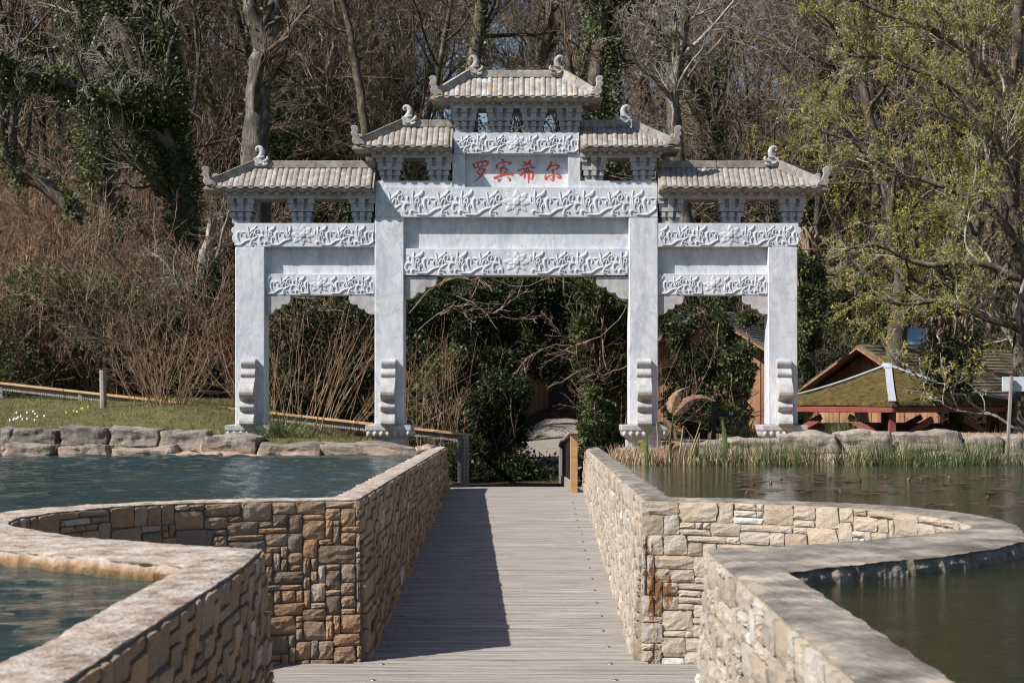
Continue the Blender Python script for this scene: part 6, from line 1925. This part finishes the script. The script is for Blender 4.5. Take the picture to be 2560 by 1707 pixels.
# dry reed stubble and green reeds along the right bank
n = 6500; x = rng.uniform(.95, 7.8, n) ; y = rng.uniform(18.7, 19.9, n)
wgt = np.clip(1.25 - (x - 1) / 2.6, .05, 1); sel = rng.random(n) < wgt
x, y = x[sel], y[sel]
c = np.c_[x, y, np.maximum(height(x, y), WZ - .05)]
v1, q1 = blades(rng, c, .26, .007, .22, 4)
n = 5000; x = rng.uniform(1.0, 8.0, n); y = rng.uniform(19.7, 24.6, n); sel = x > 1.1; x, y = x[sel], y[sel]
c = np.c_[x, y, height(x, y) - .005]; v2, q2 = blades(rng, c, .07, .006, 1.3, 3)
v, q = join([(v1, q1), (v2, q2)])
o = link(bpy.data.objects.new('dry_reeds', fast_mesh('dry_reeds', v, q, MAT['straw']))); o['kind'] = 'stuff'
n = 5200; x = rng.uniform(1.3, 8.0, n); y = rng.uniform(18.55, 19.4, n)
dens = np.array([mnoise.noise(Vector((a_ * 1.6, 3.3, 0))) for a_ in x]); sel = (dens * 1.6 + rng.uniform(-.3, .4, n) > .02) & (rng.random(n) < np.clip((x - .8) / 1.6, .15, 1)); x, y = x[sel], y[sel]
c = np.c_[x, y, np.full(len(x), WZ - .06)]
v, q = blades(rng, c, .36, .0055, .24, 5)
o = link(bpy.data.objects.new('green_reeds', fast_mesh('green_reeds', v, q, MAT['blade']))); o['kind'] = 'stuff'

def clump(px, py, D, H, n, w, lean, label, name='grass_clump', mat='blade', spread=.08, seed=1, z=None):
    rng = np.random.RandomState(seed); p = Wd(px, py, D)
    zz = ground_z(p.x, D) if z is None else z
    c = np.c_[rng.normal(0, spread, (n, 2)), np.full(n, -.03)]
    v, q = blades(rng, c, H, w, lean, 6)
    o = link(bpy.data.objects.new(name, fast_mesh(name, v, q, MAT[mat]))); o.location = (p.x, D, zz)
    return tag(o, label, 'plant')
clump(655, 1000, 22.9, .48, 150, .010, .75, 'large strap leaved clump right of the outer left gate plinth', 'strap_leaf_plant', seed=2)
clump(700, 1008, 23.3, .34, 60, .009, .7, 'smaller strap leaved tuft beside the large clump at the left arch', 'strap_leaf_plant', seed=3)
clump(612, 998, 22.9, .30, 60, .009, .6, 'strap leaved tuft against the outer left gate plinth', 'strap_leaf_plant', seed=4)
clump(975, 1022, 23.2, .30, 130, .005, .5, 'fine grassy tuft right of the inner left gate plinth', 'grass_clump', seed=5, spread=.06)
clump(1705, 1003, 24.6, .48, 130, .011, .75, 'strap leaved clump between the right gate columns', 'strap_leaf_plant', seed=6)
clump(1735, 1010, 24.9, .34, 60, .010, .7, 'small strap leaved clump beside the outer right gate plinth', 'strap_leaf_plant', seed=7)
clump(1930, 992, 21.2, .42, 420, .0028, .22, 'upright rush clump on top of the tall rounded boulder', 'rush_clump', seed=8, spread=.11)
for k, px in enumerate((90, 118, 200, 260)):
    clump(px, 1010 + 5 * k % 7, 21.9, .13, 40, .006, .8, ('small weed between the first boulders at the far left', 'dark weed growing out of the left boulder joint', 'small green weed on the second upper boulder', 'tuft between two left boulders')[k], 'weed', seed=20 + k, z=.02)
# flowers
def flowers(px, py, D, mat, label, n, seed, w=.28):
    p = Wd(px, py, D); t = thing('flower_patch', label, 'flowers', (p.x, D, ground_z(p.x, D)))
    rng = np.random.RandomState(seed)
    for k in range(n):
        x, y = rng.normal(0, w * .6), rng.normal(0, .38); z = rng.uniform(.06, .11)
        gz0 = ground_z(p.x + x, D + y) - ground_z(p.x, D)
        m_ = MB(); R_ = .013
        m_.add([(x, y, z + gz0)] + [(x + math.cos(a) * R_ * (1 if i % 2 else .6), y + math.sin(a) * R_ * (1 if i % 2 else .6), z + gz0 + .008 - math.sin(a) * -.016) for i, a in enumerate(np.linspace(0, 2 * math.pi, 12, endpoint=False))], [(0, i + 1, (i + 1) % 12 + 1) for i in range(12)])
        me_o = mesh_object('flower', [Vector(v) + Vector(t.location) for v in m_.v], m_.f, MAT[mat], t)
flowers(60, 974, 24.6, 'petal_white', 'patch of small white daisies in the grass of the left bank', 16, 1, .2)
flowers(192, 957, 25.8, 'petal_yellow', 'small clump of yellow flowers on the left bank', 9, 2, .09)

# lily pads and buds on the right pond
rng = np.random.RandomState(9)
LM = []
for k in range(4):
    m_ = MB(); nseg = 11; R_ = 1.0
    vs = [(0, 0, 0)] + [(math.cos(a) * (1 + rng.uniform(-.08, .08)), math.sin(a) * (1 + rng.uniform(-.08, .08)), rng.uniform(-.02, .05)) for a in np.linspace(.15, 2 * math.pi - .15, nseg)]
    me = bpy.data.meshes.new('lily_pad'); me.from_pydata(vs, [], [(0, i, i + 1) for i in range(1, nseg)]); me.materials.append(MAT['lily']); LM.append(me)
def pad_spot():
    while True:
        px = rng.uniform(1680, 2420); py = rng.choice([rng.normal(1098, 7), rng.normal(1108, 10), rng.normal(1128, 4), rng.normal(1162, 4)], p=[.4, .3, .2, .1])
        if py > 1140 and px < 2050: continue
        p = Wd(px, py, 10); t = (EYE - WZ) / (EYE - p.z)
        return p.x * t, p.y * t
for i in range(210):
    x, y = pad_spot()
    if y > 18.6: continue
    o = link(bpy.data.objects.new('lily_pad', LM[i % 4])); s_ = rng.choice([rng.uniform(.02, .05), rng.uniform(.035, .085)])
    o.location = (x, y, WZ + .004 + i * .00005); o.scale = (s_, s_, s_); o.rotation_euler = (rng.normal(0, .03), rng.normal(0, .03), rng.uniform(0, 6))
    tag(o, 'reddish lily pad floating on the right pond', 'lily pad', 'lily pads on the right pond')
bud = MB(); bud.tube([(0, 0, -.03), (0.005, 0, .01), (.012, 0, .035), (.02, 0, .06)], [.012, .02, .015, .003], 6)
budm = bpy.data.meshes.new('lily_bud'); budm.from_pydata(bud.v, [], bud.f); budm.materials.append(MAT['lily'])
for px, py in ((1728, 1105), (1731, 1113), (1770, 1112), (1795, 1103), (1715, 1133), (1975, 1105), (2035, 1099), (2085, 1103), (1908, 1098), (2115, 1103), (2190, 1162), (2268, 1145), (2180, 1100), (1932, 1131), (2029, 1164)):
    p = Wd(px, py, 10); t = (EYE - WZ) / (EYE - p.z)
    o = link(bpy.data.objects.new('lily_bud', budm)); o.location = (p.x * t, p.y * t, WZ); o.rotation_euler = (0, rng.normal(0, .3), rng.uniform(0, 6)); o.scale = (.8, .8, .5)
    tag(o, 'small rolled reddish lily leaf poking out of the right pond', 'lily leaf', 'rolled lily leaves on the right pond')

# dead broad-leaved stems at the near right bank
def ribbon(path, widths, fold=.3, thick=.004):
    P = catmull(path, 5); n = len(P); m_ = MB()
    w = np.interp(np.linspace(0, 1, n), np.linspace(0, 1, len(widths)), widths)
    vs = []
    for i, p in enumerate(P):
        d = (P[min(i + 1, n - 1)] - P[max(i - 1, 0)]).normalized(); sd = d.cross(Vector((.25, 1, .1))).normalized(); nn = sd.cross(d)
        wob = 1 + .12 * math.sin(i * 2.1)
        vs += [p - sd * w[i] * wob + nn * w[i] * fold, p + nn * 0, p + sd * w[i] / wob + nn * w[i] * fold]
    fs = []
    for i in range(n - 1):
        for k in range(2): fs.append((i * 3 + k, i * 3 + k + 1, i * 3 + k + 4, i * 3 + k + 3))
    m_.add(vs, fs); return m_
dp = thing('dead_leaf_plant', 'tall withered broad leaved plant with a curled brown leaf before the right arch', 'plant', Wd(1555, 1060, 19.0))
Dd = 19.0
def zz8(pts, D=Dd): return [W(1500 + a_ * .4507, 820 + b_ * .4507, D) for a_, b_ in pts]
m_ = MB(); m_.tube(zz8([(385, 790), (385, 650), (395, 560), (408, 480)]), [.013, .011, .009, .007], 7); m_.build('stem', MAT['blade'], dp)
m_ = MB(); m_.tube(zz8([(300, 790), (318, 700), (320, 600), (312, 520)]), [.010, .009, .007, .005], 6); m_.build('stem', MAT['straw'], dp)
ribbon(zz8([(408, 484), (450, 440), (510, 398), (570, 388), (640, 405)]), [.015, .075, .05, .035, .008], .35).build('curled_leaf', MAT['dead_leaf'], dp, fix=False)
ribbon(zz8([(395, 470), (402, 430), (420, 380), (440, 350), (495, 326)]), [.03, .085, .06, .02, .006], .4).build('curled_leaf', MAT['dead_leaf'], dp, fix=False)
ribbon(zz8([(318, 520), (350, 520), (385, 545), (412, 590), (425, 620)]), [.015, .045, .04, .025, .006], .35).build('curled_leaf', MAT['dead_leaf'], dp, fix=False)
ribbon(zz8([(350, 760), (370, 715), (400, 670), (440, 648)]), [.05, .10, .08, .03], .4).build('curled_leaf', MAT['dead_leaf'], dp, fix=False)
dp = thing('yellow_leaf_plant', 'green stems with a pale rounded leaf at the near end of the reed bed', 'plant', Wd(1505, 1060, 18.8))
m_ = MB(); m_.tube(zz8([(263, 820), (262, 700), (258, 560)], 18.7), [.014, .012, .006], 6); m_.build('stem', MAT['blade'], dp)
ribbon(zz8([(262, 700), (245, 670), (225, 640), (206, 638)], 18.7), [.02, .05, .045, .01]).build('leaf', MAT['bud'], dp, fix=False)
dp = thing('iris_blade_plant', 'broad pale green blade standing upright among the reeds', 'plant', Wd(1667, 1050, 19.0))
ribbon(zz8([(690, 790), (694, 690), (690, 600), (676, 505)]), [.02, .035, .03, .004], .15).build('leaf', MAT['blade'], dp, fix=False)
dp = thing('dry_stalk_plant', 'bundle of leaning dry brown stalks in the reed bed', 'plant', Wd(1590, 1060, 19.0))
for pts, r_ in (([(430, 790), (450, 650), (462, 540)], .016), ([(480, 780), (520, 640), (560, 520)], .012), ([(490, 770), (530, 650), (555, 580)], .014), ([(610, 788), (540, 650), (468, 545)], .007), ([(455, 785), (470, 690), (500, 600)], .01), ([(600, 780), (590, 650), (620, 570)], .006)):
    m_ = MB(); m_.tube(zz8(pts), [r_, r_ * .8, r_ * .3], 5); m_.build('stalk', MAT['straw'], dp)

# one random number per object, read by the materials through the object colour
rc = random.Random(42)
for o in SC.objects:
    if o.type == 'MESH':
        o.color = (rc.random(), rc.random(), rc.random(), 1)
